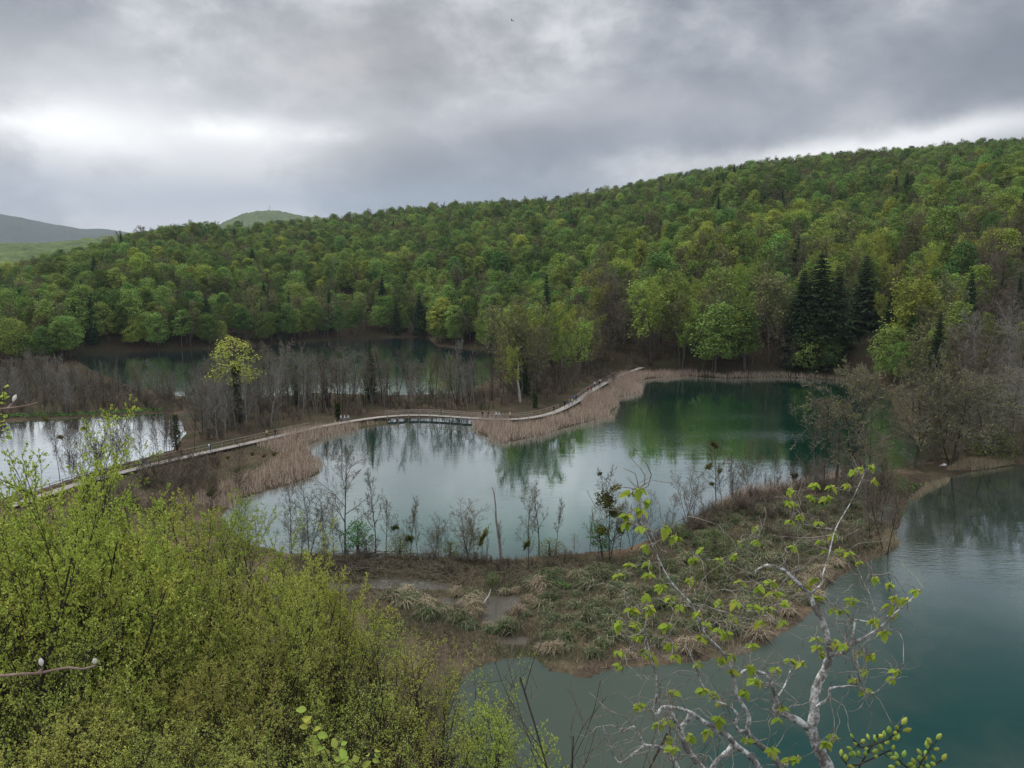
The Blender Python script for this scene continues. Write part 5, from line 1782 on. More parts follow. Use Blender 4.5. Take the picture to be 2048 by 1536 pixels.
NEAR_S = [thin(NEAR[1], 'sparse_crown', 0.38, [M['twig_dark'], M['near']]), thin(NEAR[2], 'sparse_crown', 0.32, [M['twig_dark'], M['near']])]
fg = [(30, 872, 36, NEAR_G[0], 'fresh green tree at the left edge above the bright pond'), (-110, 930, 30, NEAR_G[1], 'green tree cut by the left edge of the picture'),
      (100, 1000, 38, NEAR_G[1], 'fresh green tree leaning right below the bright pond'), (140, 1060, 40, NEAR[1], 'yellow-green tree with brownish twigs below the boardwalk end'),
      (310, 1030, 48, NEAR[2], 'pale yellow-green treetop left of the highest middle crown'), (400, 992, 50, NEAR[0], 'highest pale yellow-green crown in the middle of the slope'),
      (505, 1000, 51, NEAR[2], 'pale yellow-green crown touching the lake view'), (240, 1105, 40, NEAR[3], 'yellow-green tree in front of the purple-brown shrubs'),
      (420, 1085, 42, NEAR[0], 'dense yellow-green tree in the middle of the slope'), (560, 1085, 46, NEAR[1], 'yellow-green tree left of the brushwood bank'),
      (640, 1125, 46, NEAR[2], 'yellow-green tree edging the brushwood bank'), (700, 1170, 46, NEAR[0], 'yellow-green tree beside the muddy pools'),
      (70, 1080, 32, NEAR[3], 'shaded yellow-green tree at the left edge'), (330, 1215, 35, NEAR[1], 'olive yellow tree low on the slope'),
      (545, 1215, 38, NEAR_M[0], 'maple with yellow flower clusters in the middle of the slope'), (770, 1225, 44, NEAR[3], 'yellow-green tree leaning out over the marsh'),
      (860, 1270, 42, NEAR[1], 'sparse yellow-green tree in front of the marsh'), (950, 1330, 40, NEAR[3], 'sparse yellow-green tree at the edge of the near water'),
      (150, 1260, 30, NEAR[0], 'shaded tree with crossing branches on the left slope'), (690, 1290, 37, NEAR[2], 'yellow-green tree with dark upright stems'),
      (430, 1330, 30, NEAR_M[1], 'maple with yellow flower clusters low on the slope'), (1010, 1410, 36, NEAR[0], 'thin yellow-green tree overhanging the near water'),
      (830, 1385, 34, NEAR[1], 'yellow-green tree with forked black stems at the bottom'), (250, 1390, 26, NEAR_M[0], 'maple with brownish young leaves at the bottom left'),
      (20, 1200, 26, NEAR[2], 'dim tree with tangled branches at the left bottom'), (600, 1400, 30, NEAR[3], 'shaded yellow-green tree at the bottom of the slope'),
      (60, 1400, 22, NEAR[1], 'dark tangled tree in the bottom left corner'), (930, 1480, 33, NEAR_G[0], 'green tree at the bottom beside the water'), (420, 1450, 25, NEAR[2], 'shaded tree filling the bottom of the slope'),
      (170, 1190, 35, NEAR_G[0], 'green-leaved tree between the two maples and the shrubs'), (480, 1160, 40, NEAR[3], 'yellow-green tree behind the upper maple'), (340, 1130, 40, NEAR[2], 'yellow-green tree below the highest crown'),
      (620, 1200, 41, NEAR[1], 'yellow-green tree between the maple and the brushwood'), (250, 1290, 32, NEAR[0], 'olive tree above the bottom left maple'), (520, 1310, 33, NEAR[1], 'yellow-green tree between the two maples'),
      (760, 1310, 38, NEAR[0], 'yellow-green tree with straight stems before the muddy pools'), (900, 1350, 39, NEAR[2], 'upright yellow-green tree before the marsh edge'), (690, 1440, 28, NEAR[0], 'yellow-green tree behind the bright leafy twig'),
      (150, 1450, 22, NEAR_M[1], 'brownish flowering maple in the bottom left'), (330, 1470, 22, NEAR[3], 'shaded tree right of the bottom left maple'), (540, 1480, 24, NEAR_M[0], 'flowering maple at the bottom of the slope'),
      (800, 1480, 28, NEAR[2], 'yellow-green tree under the forked black stems'), (-20, 1330, 24, NEAR[0], 'dim tree cut by the left edge'), (100, 1330, 28, NEAR[3], 'dim tree behind the twig with white buds'),
      (380, 1250, 36, NEAR[0], 'yellow-green tree left of the upper maple'), (0, 890, 38, NEAR_G[0], 'green tree filling the left edge before the bright pond'), (50, 935, 40, NEAR_G[0], 'green tree between the left edge and the leaning one'), (-60, 980, 30, NEAR[0], 'yellow-green tree at the left edge below the thicket'), (40, 985, 34, NEAR[2], 'yellow-green tree in front of the fresh green one')]
r = np.random.default_rng(21)
for (x, y, dist, pr, lb) in fg:
    while True:
        p = D(x, y, dist)
        g = gz1(p[0], p[1])
        hgt = p[2] - g
        if hgt > 5.0 or dist > 60:
            break
        dist += 1.5
    if y > 1190 and pr in NEAR and r.random() < 0.75:
        pr = NEAR_S[int(r.integers(0, 2))]
    place('maple_tree' if pr in NEAR_M else 'beech_tree', lb, 'maple tree' if pr in NEAR_M else 'beech tree', pr, (p[0], p[1], g - 0.2), r.uniform(-0.5, 0.5), hgt, max(0.75, min(1.2, 9.0 / hgt)))

# thin leafless saplings over the near water
SPL = []
for i in range(2):
    tr, tw, last = bare_geo(720 + i, 6.0, 9, 5, 4, 0, 0.45, 40, 0.06, 0.005, 0.022, 0.12, 0.15, 2)
    SPL.append(mk('sapling_bare', tr, [(V, Fc, 0) for V, Fc in tw], M['twig_dark'], [M['twig']], 6.0))
for (x, y, dist, v, lb) in ((1065, 1330, 26, 0, 'thin leafless sapling rising over the near water'), (1135, 1385, 24, 1, 'leafless sapling with pale twigs over the near water'),
                            (1190, 1360, 25, 0, 'leafless sapling left of the white-barked tree'), (1255, 1430, 20, 1, 'low leafless sapling under the white-barked tree'), (990, 1420, 25, 1, 'leafless sapling among the last green leaves')):
    p = D(x, y, dist)
    g = gz1(p[0], p[1])
    place('leafless_sapling', lb, 'sapling', SPL[v], (p[0], p[1], g - 0.2), r.uniform(0, 6.28), max(3.0, p[2] - g), 0.9)

# ------------------------------------------------------------------ white-barked tree close to the viewpoint
mt, b = mat_base('bark_white_blotched')
tc = b.n('ShaderNodeTexCoord').outputs['Object']
na = b.noise(tc, 14, 5, 0.65)
nb_ = b.noise(tc, 60, 4, 0.6)
colr = b.mix(b.rng(na, 0.44, 0.56), (0.17, 0.16, 0.145), (0.72, 0.72, 0.70))
colr = b.mix(b.rng(nb_, 0.48, 0.66), colr, (0.16, 0.15, 0.135))
pb = b.n('ShaderNodeBsdfPrincipled')
b.put(pb.inputs['Base Color'], colr)
pb.inputs['Roughness'].default_value = 0.85
bp = b.n('ShaderNodeBump')
bp.inputs['Strength'].default_value = 0.6
bp.inputs['Distance'].default_value = 0.006
b.put(bp.inputs['Height'], nb_)
b.nt.links.new(bp.outputs[0], pb.inputs['Normal'])
oo = b.n('ShaderNodeOutputMaterial')
b.nt.links.new(pb.outputs[0], oo.inputs[0])
M['bark_white'] = mt
limbs = {
    'trunk': ([(1690, 1700), (1668, 1590), (1655, 1536), (1637, 1496), (1623, 1460), (1629, 1430), (1629, 1401), (1634, 1371), (1649, 1341), (1658, 1309), (1654, 1270), (1642, 1237), (1629, 1214), (1620, 1190), (1605, 1175), (1584, 1154), (1566, 1139), (1534, 1130), (1510, 1144)], 0.062, 0.008, 5.0, 5.4),
    'l1': ([(1620, 1188), (1645, 1166), (1645, 1151), (1657, 1113), (1672, 1056), (1702, 1004), (1728, 948)], 0.010, 0.002, 5.25, 5.7),
    'l2': ([(1658, 1309), (1685, 1307), (1703, 1291), (1727, 1276), (1753, 1261), (1774, 1243), (1795, 1222), (1813, 1208), (1842, 1178)], 0.020, 0.004, 5.15, 5.0),
    'l2b': ([(1702, 1290), (1709, 1252), (1711, 1240), (1741, 1243), (1780, 1230), (1800, 1215)], 0.010, 0.003, 5.1, 5.2),
    'l2c': ([(1753, 1230), (1740, 1190), (1725, 1160), (1708, 1115)], 0.006, 0.002, 5.1, 5.3),
    'l3': ([(1634, 1413), (1658, 1395), (1661, 1377), (1697, 1372), (1718, 1365), (1720, 1353), (1713, 1318)], 0.013, 0.004, 5.05, 4.8),
    'l3b': ([(1697, 1372), (1718, 1374), (1747, 1386), (1774, 1365), (1790, 1350)], 0.007, 0.003, 4.9, 4.8),
    'l4': ([(1623, 1460), (1596, 1441), (1566, 1427), (1550, 1418), (1554, 1408), (1551, 1395), (1545, 1371), (1531, 1350), (1513, 1344), (1489, 1341), (1480, 1353)], 0.032, 0.009, 5.0, 4.8),
    'l4b': ([(1556, 1393), (1570, 1370), (1582, 1340), (1600, 1322)], 0.008, 0.003, 4.9, 5.1),
    'l5': ([(1600, 1640), (1572, 1560), (1551, 1519), (1531, 1499), (1510, 1481), (1495, 1463), (1498, 1436), (1486, 1410), (1474, 1389), (1468, 1359), (1453, 1317), (1430, 1288), (1409, 1267), (1385, 1212), (1346, 1169), (1320, 1125), (1303, 1086), (1281, 1039), (1277, 1000)], 0.036, 0.003, 4.8, 4.6),
    'l5b': ([(1495, 1463), (1477, 1461), (1471, 1445), (1477, 1433), (1468, 1421), (1453, 1410), (1430, 1400), (1405, 1370), (1390, 1330), (1370, 1290)], 0.016, 0.004, 4.8, 4.6),
    'l6': ([(1560, 1640), (1530, 1560), (1504, 1516), (1474, 1493), (1456, 1472), (1436, 1460), (1406, 1442), (1381, 1425), (1355, 1416), (1325, 1414), (1316, 1427), (1306, 1424), (1314, 1395), (1312, 1350), (1300, 1310), (1290, 1260)], 0.036, 0.004, 4.7, 4.3),
    'l6b': ([(1465, 1490), (1450, 1507), (1436, 1519), (1405, 1560)], 0.018, 0.016, 4.7, 4.6),
    'l7': ([(1440, 1640), (1420, 1560), (1394, 1524), (1372, 1494), (1362, 1459), (1375, 1440), (1381, 1425)], 0.026, 0.018, 4.6, 4.55),
    'l7b': ([(1362, 1459), (1350, 1440), (1346, 1429), (1330, 1415)], 0.014, 0.010, 4.55, 4.5),
    'l8': ([(1380, 1600), (1355, 1533), (1325, 1496), (1290, 1490), (1281, 1475), (1273, 1459), (1264, 1453), (1247, 1464), (1234, 1453)], 0.014, 0.005, 4.5, 4.3),
    'l8b': ([(1290, 1490), (1270, 1505), (1245, 1524), (1231, 1518), (1215, 1480), (1205, 1450)], 0.010, 0.004, 4.45, 4.3)}
segs = []
nodes_p, nodes_r = [], []
for nm, (pts, r0, r1, d0, d1) in limbs.items():
    n = len(pts)
    P = np.array([D(x, y, d0 + (d1 - d0) * k / (n - 1)) for k, (x, y) in enumerate(pts)])
    t0_ = np.arange(n)
    tf = np.linspace(0, n - 1, (n - 1) * 4 + 1)
    i = np.clip(tf.astype(int), 0, n - 2)
    u = (tf - i)[:, None]
    p0, p1, p2, p3 = P[np.maximum(i - 1, 0)], P[i], P[i + 1], P[np.minimum(i + 2, n - 1)]
    S = 0.5 * (2 * p1 + (p2 - p0) * u + (2 * p0 - 5 * p1 + 4 * p2 - p3) * u ** 2 + (3 * p1 - p0 - 3 * p2 + p3) * u ** 3)
    rr_s = r0 + (r1 - r0) * np.linspace(0, 1, len(S)) ** (0.5 if nm in ('l5', 'l6') else 0.8)
    rr_s *= 0.82
    rr_s *= 1 + 0.10 * np.sin(np.arange(len(S)) * 1.7)
    segs.append((S, rr_s))
    nodes_p.append(S[4:])
    nodes_r.append(rr_s[4:])
root = D(1690, 1700, 5.0)
gb = gz1(root[0], root[1])
hero = thing('white_barked_tree', 'crooked white-barked tree with unfolding leaf clusters over the near water', 'leafy tree', (root[0], root[1], gb - 0.1))
OFF = np.array([root[0], root[1], gb - 0.1])
parts = []
for S, q in segs:
    if S[0][2] < D(1600, 1600, 4.8)[2] + 0.3 and S is not None and np.argmin([np.linalg.norm(S[0] - s2[0]) for s2, _ in segs]) >= 0:
        pass
    parts.append(tubes((S - OFF)[None], q[None], 10))
# bases down to the ground
for nm in ('trunk', 'l5', 'l6', 'l7', 'l8', 'l6b'):
    S, q = segs[list(limbs).index(nm)]
    s0 = S[-1] if nm == 'l6b' else S[0]
    q0 = q[-1] if nm == 'l6b' else q[0]
    e = np.array([root[0] + (s0[0] - root[0]) * 0.3, root[1] + (s0[1] - root[1]) * 0.3, gb - 0.2])
    mid = 0.5 * (s0 + e) + np.array([0.05, 0, 0])
    parts.append(tubes((np.array([s0, mid, e]) - OFF)[None], np.array([[q0, q0 * 1.15, q0 * 1.4]]), 10))
obj('trunk', build_mesh('white_trunk_limbs', [(V, Fc, 0) for V, Fc in parts], [M['bark_white']], True), hero)
clus = [(1260, 95), (1345, 75), (1300, 85), (1355, 140), (1080, 160), (1160, 170), (1235, 160), (1070, 215), (975, 185), (965, 240), (1140, 220), (985, 250), (1020, 300), (965, 325), (1100, 335), (1165, 390),
        (815, 360), (815, 420), (730, 430), (710, 485), (985, 445), (1110, 420), (1140, 465), (1195, 460), (1240, 475), (1290, 520), (560, 460), (520, 500), (645, 505), (275, 180), (230, 200), (310, 235), (280, 275),
        (215, 300), (210, 340), (290, 360), (400, 360), (440, 400), (300, 445), (310, 520), (225, 530), (180, 580), (320, 575), (375, 630), (510, 595), (300, 670), (420, 680), (240, 735), (180, 800), (265, 800),
        (325, 730), (405, 810), (460, 720), (540, 750), (585, 800), (640, 700), (720, 700), (735, 610), (820, 630), (800, 720), (700, 770), (890, 610), (900, 660), (980, 605), (1080, 590), (1100, 680), (1040, 630),
        (835, 790), (930, 790), (950, 710), (870, 730), (640, 830), (680, 850), (260, 860), (180, 930), (330, 945), (185, 995), (300, 920), (420, 900), (560, 860), (545, 980), (440, 950), (645, 960), (700, 1020),
        (790, 900), (790, 1000), (700, 950), (905, 1010), (970, 970), (1020, 980), (1090, 870), (1095, 910), (1170, 735), (1215, 740), (1250, 690), (1360, 590), (1430, 620), (1550, 650), (1450, 680), (1500, 690),
        (1430, 715), (1445, 745), (1355, 785), (1400, 840), (1220, 900), (1290, 930), (1345, 945), (1180, 890), (1310, 1015), (1260, 1060), (1315, 1110), (1460, 1020), (1440, 1055), (1110, 940), (830, 1075),
        (760, 1110), (800, 1060), (620, 1130), (650, 1160), (570, 1105), (430, 1115), (270, 1180), (930, 1190), (910, 1245), (640, 1240), (770, 1340), (1170, 1325), (1140, 1350), (960, 1430), (1000, 1420),
        (890, 1385), (590, 1300), (510, 1320), (400, 1250), (360, 1265), (405, 1335), (430, 1380)]
clus = [(x / 2.306 + 1160, y / 2.306 + 900) for x, y in clus]
NP, NR = np.concatenate(nodes_p), np.concatenate(nodes_r)
r = np.random.default_rng(55)
base_y = 5.0
rem = list(range(len(clus)))
tips = {}
tw_parts = []
pxN, pyN, fN = to_px(NP)
NPX = np.column_stack([pxN, pyN])
while rem:
    best = None
    for c_ in rem:
        dpx = NPX - np.array(clus[c_])
        # prefer joining from below, so twigs point up and out
        cost = np.hypot(dpx[:, 0], dpx[:, 1]) + 0.55 * np.maximum(0, -dpx[:, 1])
        j = int(np.argmin(cost))
        if best is None or cost[j] < best[0]:
            best = (cost[j], c_, j)
    _, c_, j = best
    rem.remove(c_)
    start = NP[j]
    end = D(clus[c_][0], clus[c_][1], float(np.clip(start[1] + r.normal(0, 0.16), 4.1, 6.0)))
    L = np.linalg.norm(end - start)
    m = 9
    tq = np.linspace(0, 1, m)[:, None]
    mid = 0.5 * (start + end) + r.normal(0, 0.13 * L, 3) + np.array([0, 0, -0.12 * L])
    path = (1 - tq) ** 2 * start + 2 * tq * (1 - tq) * mid + tq ** 2 * end
    path[1:-1] += r.normal(0, 0.018 * min(L, 0.5), (m - 2, 3))
    ra = np.linspace(min(0.0045, max(0.0022, NR[j] * 0.7)), 0.0018, m)
    tw_parts.append(tubes((path - OFF)[None], ra[None], 5))
    NP = np.concatenate([NP, path[2:]])
    NR = np.concatenate([NR, ra[2:]])
    a, b_, _ = to_px(path[2:])
    NPX = np.concatenate([NPX, np.column_stack([a, b_])])
    tips[c_] = (end, path[-1] - path[-2])
# extra bare crooked twigs
for k in range(420):
    j = r.integers(0, len(NP))
    if NR[j] > 0.03:
        continue
    start = NP[j]
    L = r.uniform(0.08, 0.48)
    d_ = rand_unit(r, 1)[0] * np.array([1, 0.6, 0.8]) + np.array([-0.1, 0, 0.35])
    path = [start]
    for q in range(6):
        d_ = d_ + r.normal(0, 0.38, 3)
        d_ /= np.linalg.norm(d_)
        path.append(path[-1] + d_ * L / 6)
    tw_parts.append(tubes((np.array(path) - OFF)[None], np.linspace(r.uniform(0.0022, 0.0042), 0.0013, 7)[None], 4))
obj('twigs', build_mesh('hero_twigs', [(V, Fc, 0) for V, Fc in tw_parts], [mat_bark('twig_hero', (0.13, 0.11, 0.09), (0.34, 0.31, 0.27), 20, 0)]), hero, kind='stuff')


def leaf_mesh(name, mt, L=0.085, Wd=0.05, fold=0.35, droop=0.25):
    """folded oval leaf with a midrib, thin but two-sided"""
    s = np.linspace(0, 1, 7)
    wv = np.sin(np.pi * s ** 0.85) ** 0.8 * Wd / 2
    wv[0], wv[-1] = 0.002, 0.001
    mid = np.stack([s * 0, s * L, -droop * L * s ** 2], 1)
    lft = mid + np.stack([-wv, 0 * s, fold * wv], 1)
    rgt = mid + np.stack([wv, 0 * s, fold * wv], 1)
    V = np.concatenate([lft, mid, rgt])
    Fq = [[i, i + 7, i + 8, i + 1] for i in range(6)] + [[i + 7, i + 14, i + 15, i + 8] for i in range(6)]
    return build_mesh(name, [(V, np.array(Fq), 0)], [mt], True)


M['hero_leaf'] = mat_leaf('leaf_unfolding', (0.36, 0.45, 0.06), (0.44, 0.50, 0.08), trans=0.5, val=0.25, hue=0.025, rnd=0.1)
M['hero_bud'] = mat_leaf('bud_scale_yellow', (0.50, 0.46, 0.16), (0.58, 0.50, 0.22), trans=0.4)
HL_ = [leaf_mesh('leaf', M['hero_leaf'], 0.050, 0.032, 0.35, 0.4), leaf_mesh('leaf', M['hero_leaf'], 0.060, 0.040, 0.25, 0.6), leaf_mesh('leaf', M['hero_leaf'], 0.040, 0.022, 0.6, 0.2)]
SCALE_ = leaf_mesh('bud_scale', M['hero_bud'], 0.026, 0.012, 0.5, -0.2)
from mathutils import Matrix, Quaternion


def orient(o, loc, yaxis, zhint):
    y = Vector(yaxis).normalized()
    z = Vector(zhint) - y * Vector(zhint).dot(y)
    z.normalize()
    x = y.cross(z)
    o.rotation_mode = 'QUATERNION'
    o.rotation_quaternion = Matrix((x, y, z)).transposed().to_quaternion()
    o.location = loc


nleaf_tot = 0
small_v = []
LV = np.array([v.co[:] for v in HL_[0].vertices])
LF = np.array([p.vertices[:] for p in HL_[0].polygons])
for c_, (end, dr) in tips.items():
    a0 = r.uniform(0, 6.28)
    nl = 2 if nleaf_tot > 270 else int(r.integers(2, 4))
    for k in range(nl):
        if nleaf_tot >= 298:
            break
        a = a0 + k * 2.3 + r.normal(0, 0.3)
        ydir = np.array([math.cos(a), 0.7 * math.sin(a), r.uniform(-0.75, 0.05)])
        o = obj('leaf', HL_[r.integers(0, 3)], hero)
        orient(o, tuple(end - OFF), ydir, (r.normal(0, 0.25), r.normal(-0.2, 0.25), 1))
        s = r.uniform(0.8, 1.2)
        o.scale = (s, s, s)
        nleaf_tot += 1
    for k in range(6):          # smaller leaflets packed round the bud
        a = r.uniform(0, 6.28)
        yd = np.array([math.cos(a), 0.7 * math.sin(a), r.uniform(-0.9, 0.3)])
        yd /= np.linalg.norm(yd)
        xd = np.cross(yd, np.array([r.normal(0, 0.3), -0.3, 1]))
        xd /= np.linalg.norm(xd)
        zd = np.cross(xd, yd)
        small_v.append((end - OFF) + (LV * r.uniform(0.65, 1.15)) @ np.stack([xd, yd, zd]))
    for k in range(2):
        o = obj('bud_scale', SCALE_, hero)
        orient(o, tuple(end - OFF), (r.normal(0, 0.5), r.normal(0, 0.5), 0.9), (1, 0, 0.2))

obj('leaflets', build_mesh('leaflets', [(v, LF, 0) for v in small_v], [M['hero_leaf']], True), hero, kind='stuff')


# ------------------------------------------------------------------ budding twigs near the lens
def bud_mesh(mt, L=0.03, Rb=0.010):
    s = np.linspace(0, 1, 7)
    rad_ = Rb * np.sin(np.pi * np.clip(s * 0.93 + 0.05, 0, 1)) ** 0.8
    P = np.stack([0 * s, 0 * s, s * L], 1)
    return build_mesh('bud', [(*tubes(P[None], rad_[None], 8), 0)], [mt], True)


def sprig(name, label, stems_, buds, dist, bud_me, r0, mt, leaf_me=None, cat='twig'):
    """stems_: pixel paths at a forward distance; buds: pixel points"""
    org = D(*stems_[0][0], dist)
    t = thing(name, label, cat, tuple(org))
    allp, prt = [], []
    for pts in stems_:
        P = np.array([D(x, y, dist + 0.02 * math.sin(k * 2.1)) for k, (x, y) in enumerate(pts)])
        n = len(P)
        tf = np.linspace(0, n - 1, (n - 1) * 3 + 1)
        i = np.clip(tf.astype(int), 0, n - 2)
        u = (tf - i)[:, None]
        S = P[i] * (1 - u) + P[i + 1] * u
        prt.append(tubes((S - org)[None], np.linspace(r0, r0 * 0.55, len(S))[None], 7))
        allp.append(S)
    AP = np.concatenate(allp)
    for (x, y) in buds:
        p = D(x, y, dist)
        j = int(np.argmin(np.linalg.norm(AP - p, axis=1)))
        st = AP[j]
        if np.linalg.norm(p - st) > 1e-4:
            prt.append(tubes((np.array([st, 0.5 * (st + p) + np.array([0, 0, -0.004]), p]) - org)[None], np.array([[r0 * 0.5, r0 * 0.4, r0 * 0.35]]), 5))
        d_ = (p - st) / (np.linalg.norm(p - st) + 1e-6) + np.array([0, 0, 0.8]) + RNG.normal(0, 0.25, 3)
        o = obj('leaf' if leaf_me else 'bud', leaf_me or bud_me, t)
        if leaf_me:
            orient(o, tuple(p - org), (RNG.normal(0, 1), RNG.normal(0, 0.6), RNG.uniform(-0.2, 0.8)), (0, -0.6, 1))
            s = RNG.uniform(0.75, 1.3)
        else:
            o.rotation_mode = 'QUATERNION'
            o.rotation_quaternion = Vector(d_).to_track_quat('Z', 'Y')
            o.location = tuple(p - org)
            s = RNG.uniform(0.75, 1.2)
        o.scale = (s, s, s)
    obj('stem', build_mesh('stem', [(V, Fc, 0) for V, Fc in prt], [mt], True), t)


mb = mat_leaf('bud_green', (0.30, 0.42, 0.07), (0.42, 0.50, 0.12), trans=0.3, val=0.2)
mw = mat_plain('bud_white_silky', (0.78, 0.76, 0.66), 0.6, 0.08)
ms_ = mat_bark('stem_dark', (0.04, 0.035, 0.03), (0.09, 0.075, 0.06), 30, 0)
mt_ = mat_bark('stem_tan', (0.22, 0.15, 0.12), (0.36, 0.27, 0.22), 30, 0)
BUDG = bud_mesh(mb, 0.036, 0.0100)
BUDW = bud_mesh(mw, 0.024, 0.0058)
r = np.random.default_rng(4)
st1 = [[(1700, 1600), (1720, 1530), (1745, 1490), (1775, 1480), (1790, 1465), (1805, 1450)], [(1745, 1490), (1722, 1495), (1706, 1478)], [(1745, 1492), (1752, 1475), (1756, 1470)], [(1720, 1530), (1695, 1530), (1682, 1515)], [(1720, 1528), (1760, 1510), (1780, 1500)]]
bd1 = [(1706, 1478), (1712, 1490), (1705, 1500), (1718, 1500), (1722, 1486), (1735, 1495), (1738, 1480), (1756, 1474), (1753, 1484), (1768, 1475), (1770, 1488), (1778, 1468), (1785, 1480), (1795, 1459), (1788, 1470), (1804, 1450), (1806, 1463), (1797, 1468), (1682, 1512), (1690, 1522), (1700, 1515), (1712, 1512), (1745, 1505), (1750, 1515), (1765, 1500), (1775, 1510), (1783, 1500), (1780, 1516), (1730, 1512), (1694, 1530)]
sprig('budding_twig', 'twig with plump green buds under the white-barked tree', st1, bd1, 3.4, BUDG, 0.0042, ms_)
st2 = [[(1800, 1640), (1825, 1560), (1845, 1520), (1862, 1495), (1875, 1480)], [(1830, 1548), (1808, 1530), (1798, 1520)], [(1840, 1530), (1870, 1528), (1884, 1520)]]
bd2 = [(1873, 1479), (1862, 1487), (1868, 1500), (1855, 1498), (1850, 1510), (1862, 1510), (1843, 1510), (1838, 1522), (1850, 1522), (1846, 1534), (1858, 1532), (1884, 1522), (1870, 1530), (1832, 1530), (1796, 1518), (1806, 1515), (1800, 1530), (1815, 1532), (1825, 1540), (1790, 1535)]
sprig('budding_twig', 'twig with plump green buds rising at the bottom right corner', st2, bd2, 3.4, BUDG, 0.0042, ms_)
sprig('budding_twig', 'brown twig with two white silky buds at the left edge', [[(-60, 1356), (0, 1352), (45, 1348), (75, 1347), (105, 1341), (135, 1335), (165, 1338), (188, 1332)], [(75, 1347), (86, 1336)]], [(84, 1332), (190, 1328)], 1.9, BUDW, 0.0042, mt_)
sprig('budding_twig', 'thin dark twig with pale bud above the green tree at the left edge', [[(-60, 822), (0, 818), (30, 815), (55, 811), (76, 805)], [(15, 817), (22, 808)]], [(26, 803)], 2.2, BUDW, 0.0035, mt_)
M['sprig_leaf'] = mat_leaf('leaf_sprig', (0.40, 0.50, 0.09), (0.52, 0.60, 0.14), trans=0.5, val=0.15)
SPL_LEAF = leaf_mesh('leaf', M['sprig_leaf'], 0.05, 0.036, 0.25, 0.2)
lv = [(613, 1420), (618, 1432), (622, 1445), (616, 1455), (628, 1460), (634, 1470), (626, 1478), (640, 1480), (632, 1490), (648, 1492), (640, 1502), (652, 1505), (660, 1512), (645, 1518), (628, 1508), (668, 1520), (655, 1530), (680, 1526), (690, 1518), (715, 1525), (725, 1535), (735, 1510), (752, 1505), (760, 1515), (745, 1520), (700, 1535), (672, 1496), (682, 1490)]
sprig('leafy_twig', 'upright twig with bright yellow-green leaves at the bottom of the slope', [[(690, 1640), (680, 1560), (655, 1510), (635, 1475), (622, 1440), (613, 1420)], [(680, 1560), (720, 1530), (750, 1505)]], lv, 4.2, None, 0.004, ms_, SPL_LEAF)
lv = [(3, 785), (8, 775), (12, 790), (4, 800), (10, 808), (2, 820), (8, 830), (14, 835), (3, 842), (10, 850), (16, 858), (5, 862), (12, 872), (20, 866), (24, 878), (8, 884)]
sprig('leafy_twig', 'upright spray of yellow-green leaves at the left edge by the thicket', [[(-30, 1000), (-10, 920), (4, 850), (8, 775)]], lv, 6.0, None, 0.004, ms_, SPL_LEAF)

# ------------------------------------------------------------------ far details
base = None
top_r = 4500.0
a_, e_ = azel(540, 424)
bx_, by_ = top_r * math.sin(a_), top_r * math.cos(a_)
bz_ = CAM_H + top_r * math.tan(e_) - 3
mast = thing('radio_mast', 'lattice radio mast on top of the rounded distant hill', 'radio mast', (bx_, by_, bz_))
hm = 38.0
prt = []
for k in range(4):
    q = np.array([[1, 1], [-1, 1], [-1, -1], [1, -1]])[k]
    P = np.array([[[q[0] * 1.4, q[1] * 1.4, 0], [q[0] * 0.7, q[1] * 0.7, hm]]])
    obj('leg', build_mesh('leg', [(*tubes(P, np.full((1, 2), 0.28), 4), 0)], [mat_plain('steel_grey', (0.25, 0.26, 0.28), 0.5)]), mast)
br = []
for lv_ in range(8):
    z0, z1 = hm * lv_ / 8, hm * (lv_ + 1) / 8
    w0, w1 = 1.4 - 0.7 * lv_ / 8, 1.4 - 0.7 * (lv_ + 1) / 8
    cs = [(1, 1), (-1, 1), (-1, -1), (1, -1)]
    for k in range(4):
        c0, c1 = cs[k], cs[(k + 1) % 4]
        br.append([[c0[0] * w0, c0[1] * w0, z0], [c1[0] * w1, c1[1] * w1, z1]])
br = np.array(br)
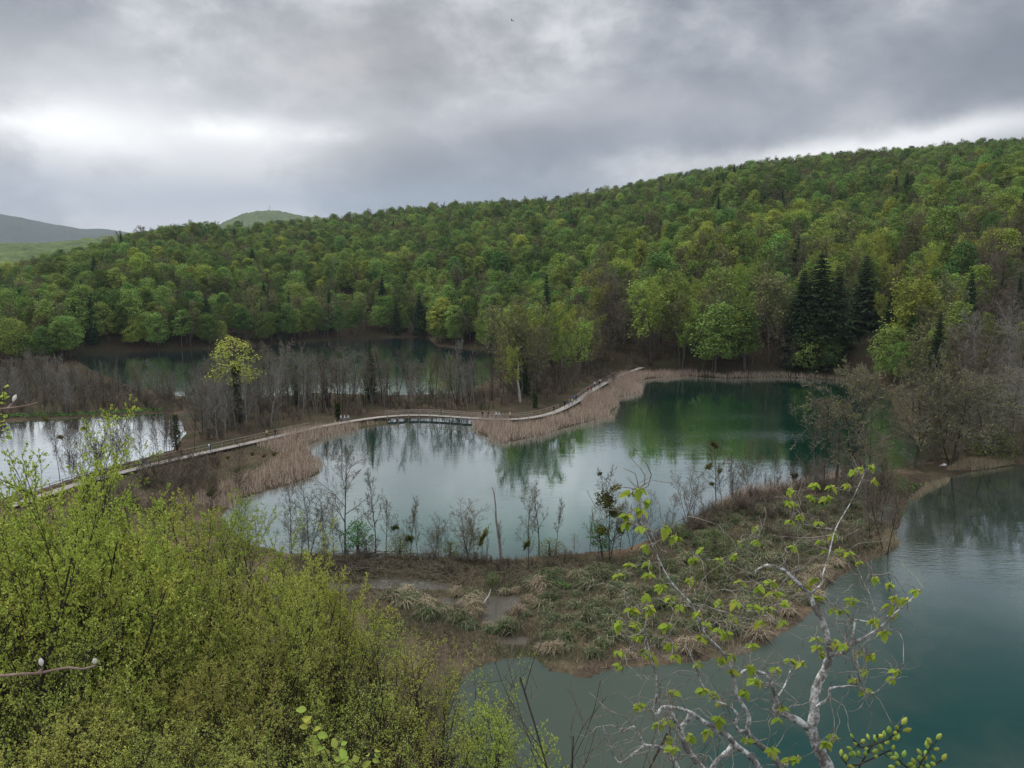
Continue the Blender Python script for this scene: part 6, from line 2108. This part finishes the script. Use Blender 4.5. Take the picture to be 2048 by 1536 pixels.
obj('bracing', build_mesh('bracing', [(*tubes(br, np.full(br.shape[:2], 0.14), 3), 0)], [bpy.data.materials['steel_grey']]), mast)
obj('antenna', build_mesh('antenna', [(*tubes(np.array([[[0, 0, hm - 1], [0, 0, hm + 6]]]), np.array([[0.35, 0.2]]), 6), 0)], [bpy.data.materials['steel_grey']]), mast)

# bird high in the sky
bp_ = D(1024, 41, 130)
s = np.linspace(-1, 1, 9)
ch = 0.16 * (1 - np.abs(s) ** 1.6) + 0.03
le = np.stack([s * 0.55, 0.12 * np.abs(s) * -1 + ch * 0.5, 0.22 * np.abs(s) - 0.10 * s ** 2], 1)
te = le - np.stack([0 * s, ch, 0 * s], 1)
V = np.concatenate([le, te])
Fq = np.array([[i, i + 1, i + 10, i + 9] for i in range(8)])
body = tubes(np.array([[[0, 0.26, 0], [0, 0.15, 0], [0, -0.05, 0], [0, -0.2, 0], [0, -0.34, 0]]]), np.array([[0.01, 0.05, 0.065, 0.04, 0.015]]), 8)
bo = obj('bird', build_mesh('bird', [(V, Fq, 0), (*body, 0)], [mat_plain('bird_dark', (0.03, 0.03, 0.035))], True), None, tuple(bp_), label='small dark bird flying high under the clouds', category='bird')
bo.rotation_euler = (0.3, 0.2, 1.0)

# ------------------------------------------------------------------ air
hv = np.array([(x, y, z) for z in (-13.0, 820.0) for (x, y) in ((-12000, -40), (12000, -40), (12000, 12000), (-12000, 12000))], float)
hm_, b = mat_base('haze_air')
vol = b.n('ShaderNodeVolumePrincipled')
vol.inputs['Color'].default_value = (0.80, 0.88, 1.0, 1)
vol.inputs['Density'].default_value = 0.00006
vol.inputs['Anisotropy'].default_value = 0.2
oo = b.n('ShaderNodeOutputMaterial')
b.nt.links.new(vol.outputs[0], oo.inputs['Volume'])
obj('haze', build_mesh('haze', [(hv, np.array([[3, 2, 1, 0], [4, 5, 6, 7], [0, 1, 5, 4], [1, 2, 6, 5], [2, 3, 7, 6], [3, 0, 4, 7]]), 0)], [hm_]), kind='stuff', label='thin pale haze filling the valley air', category='haze')
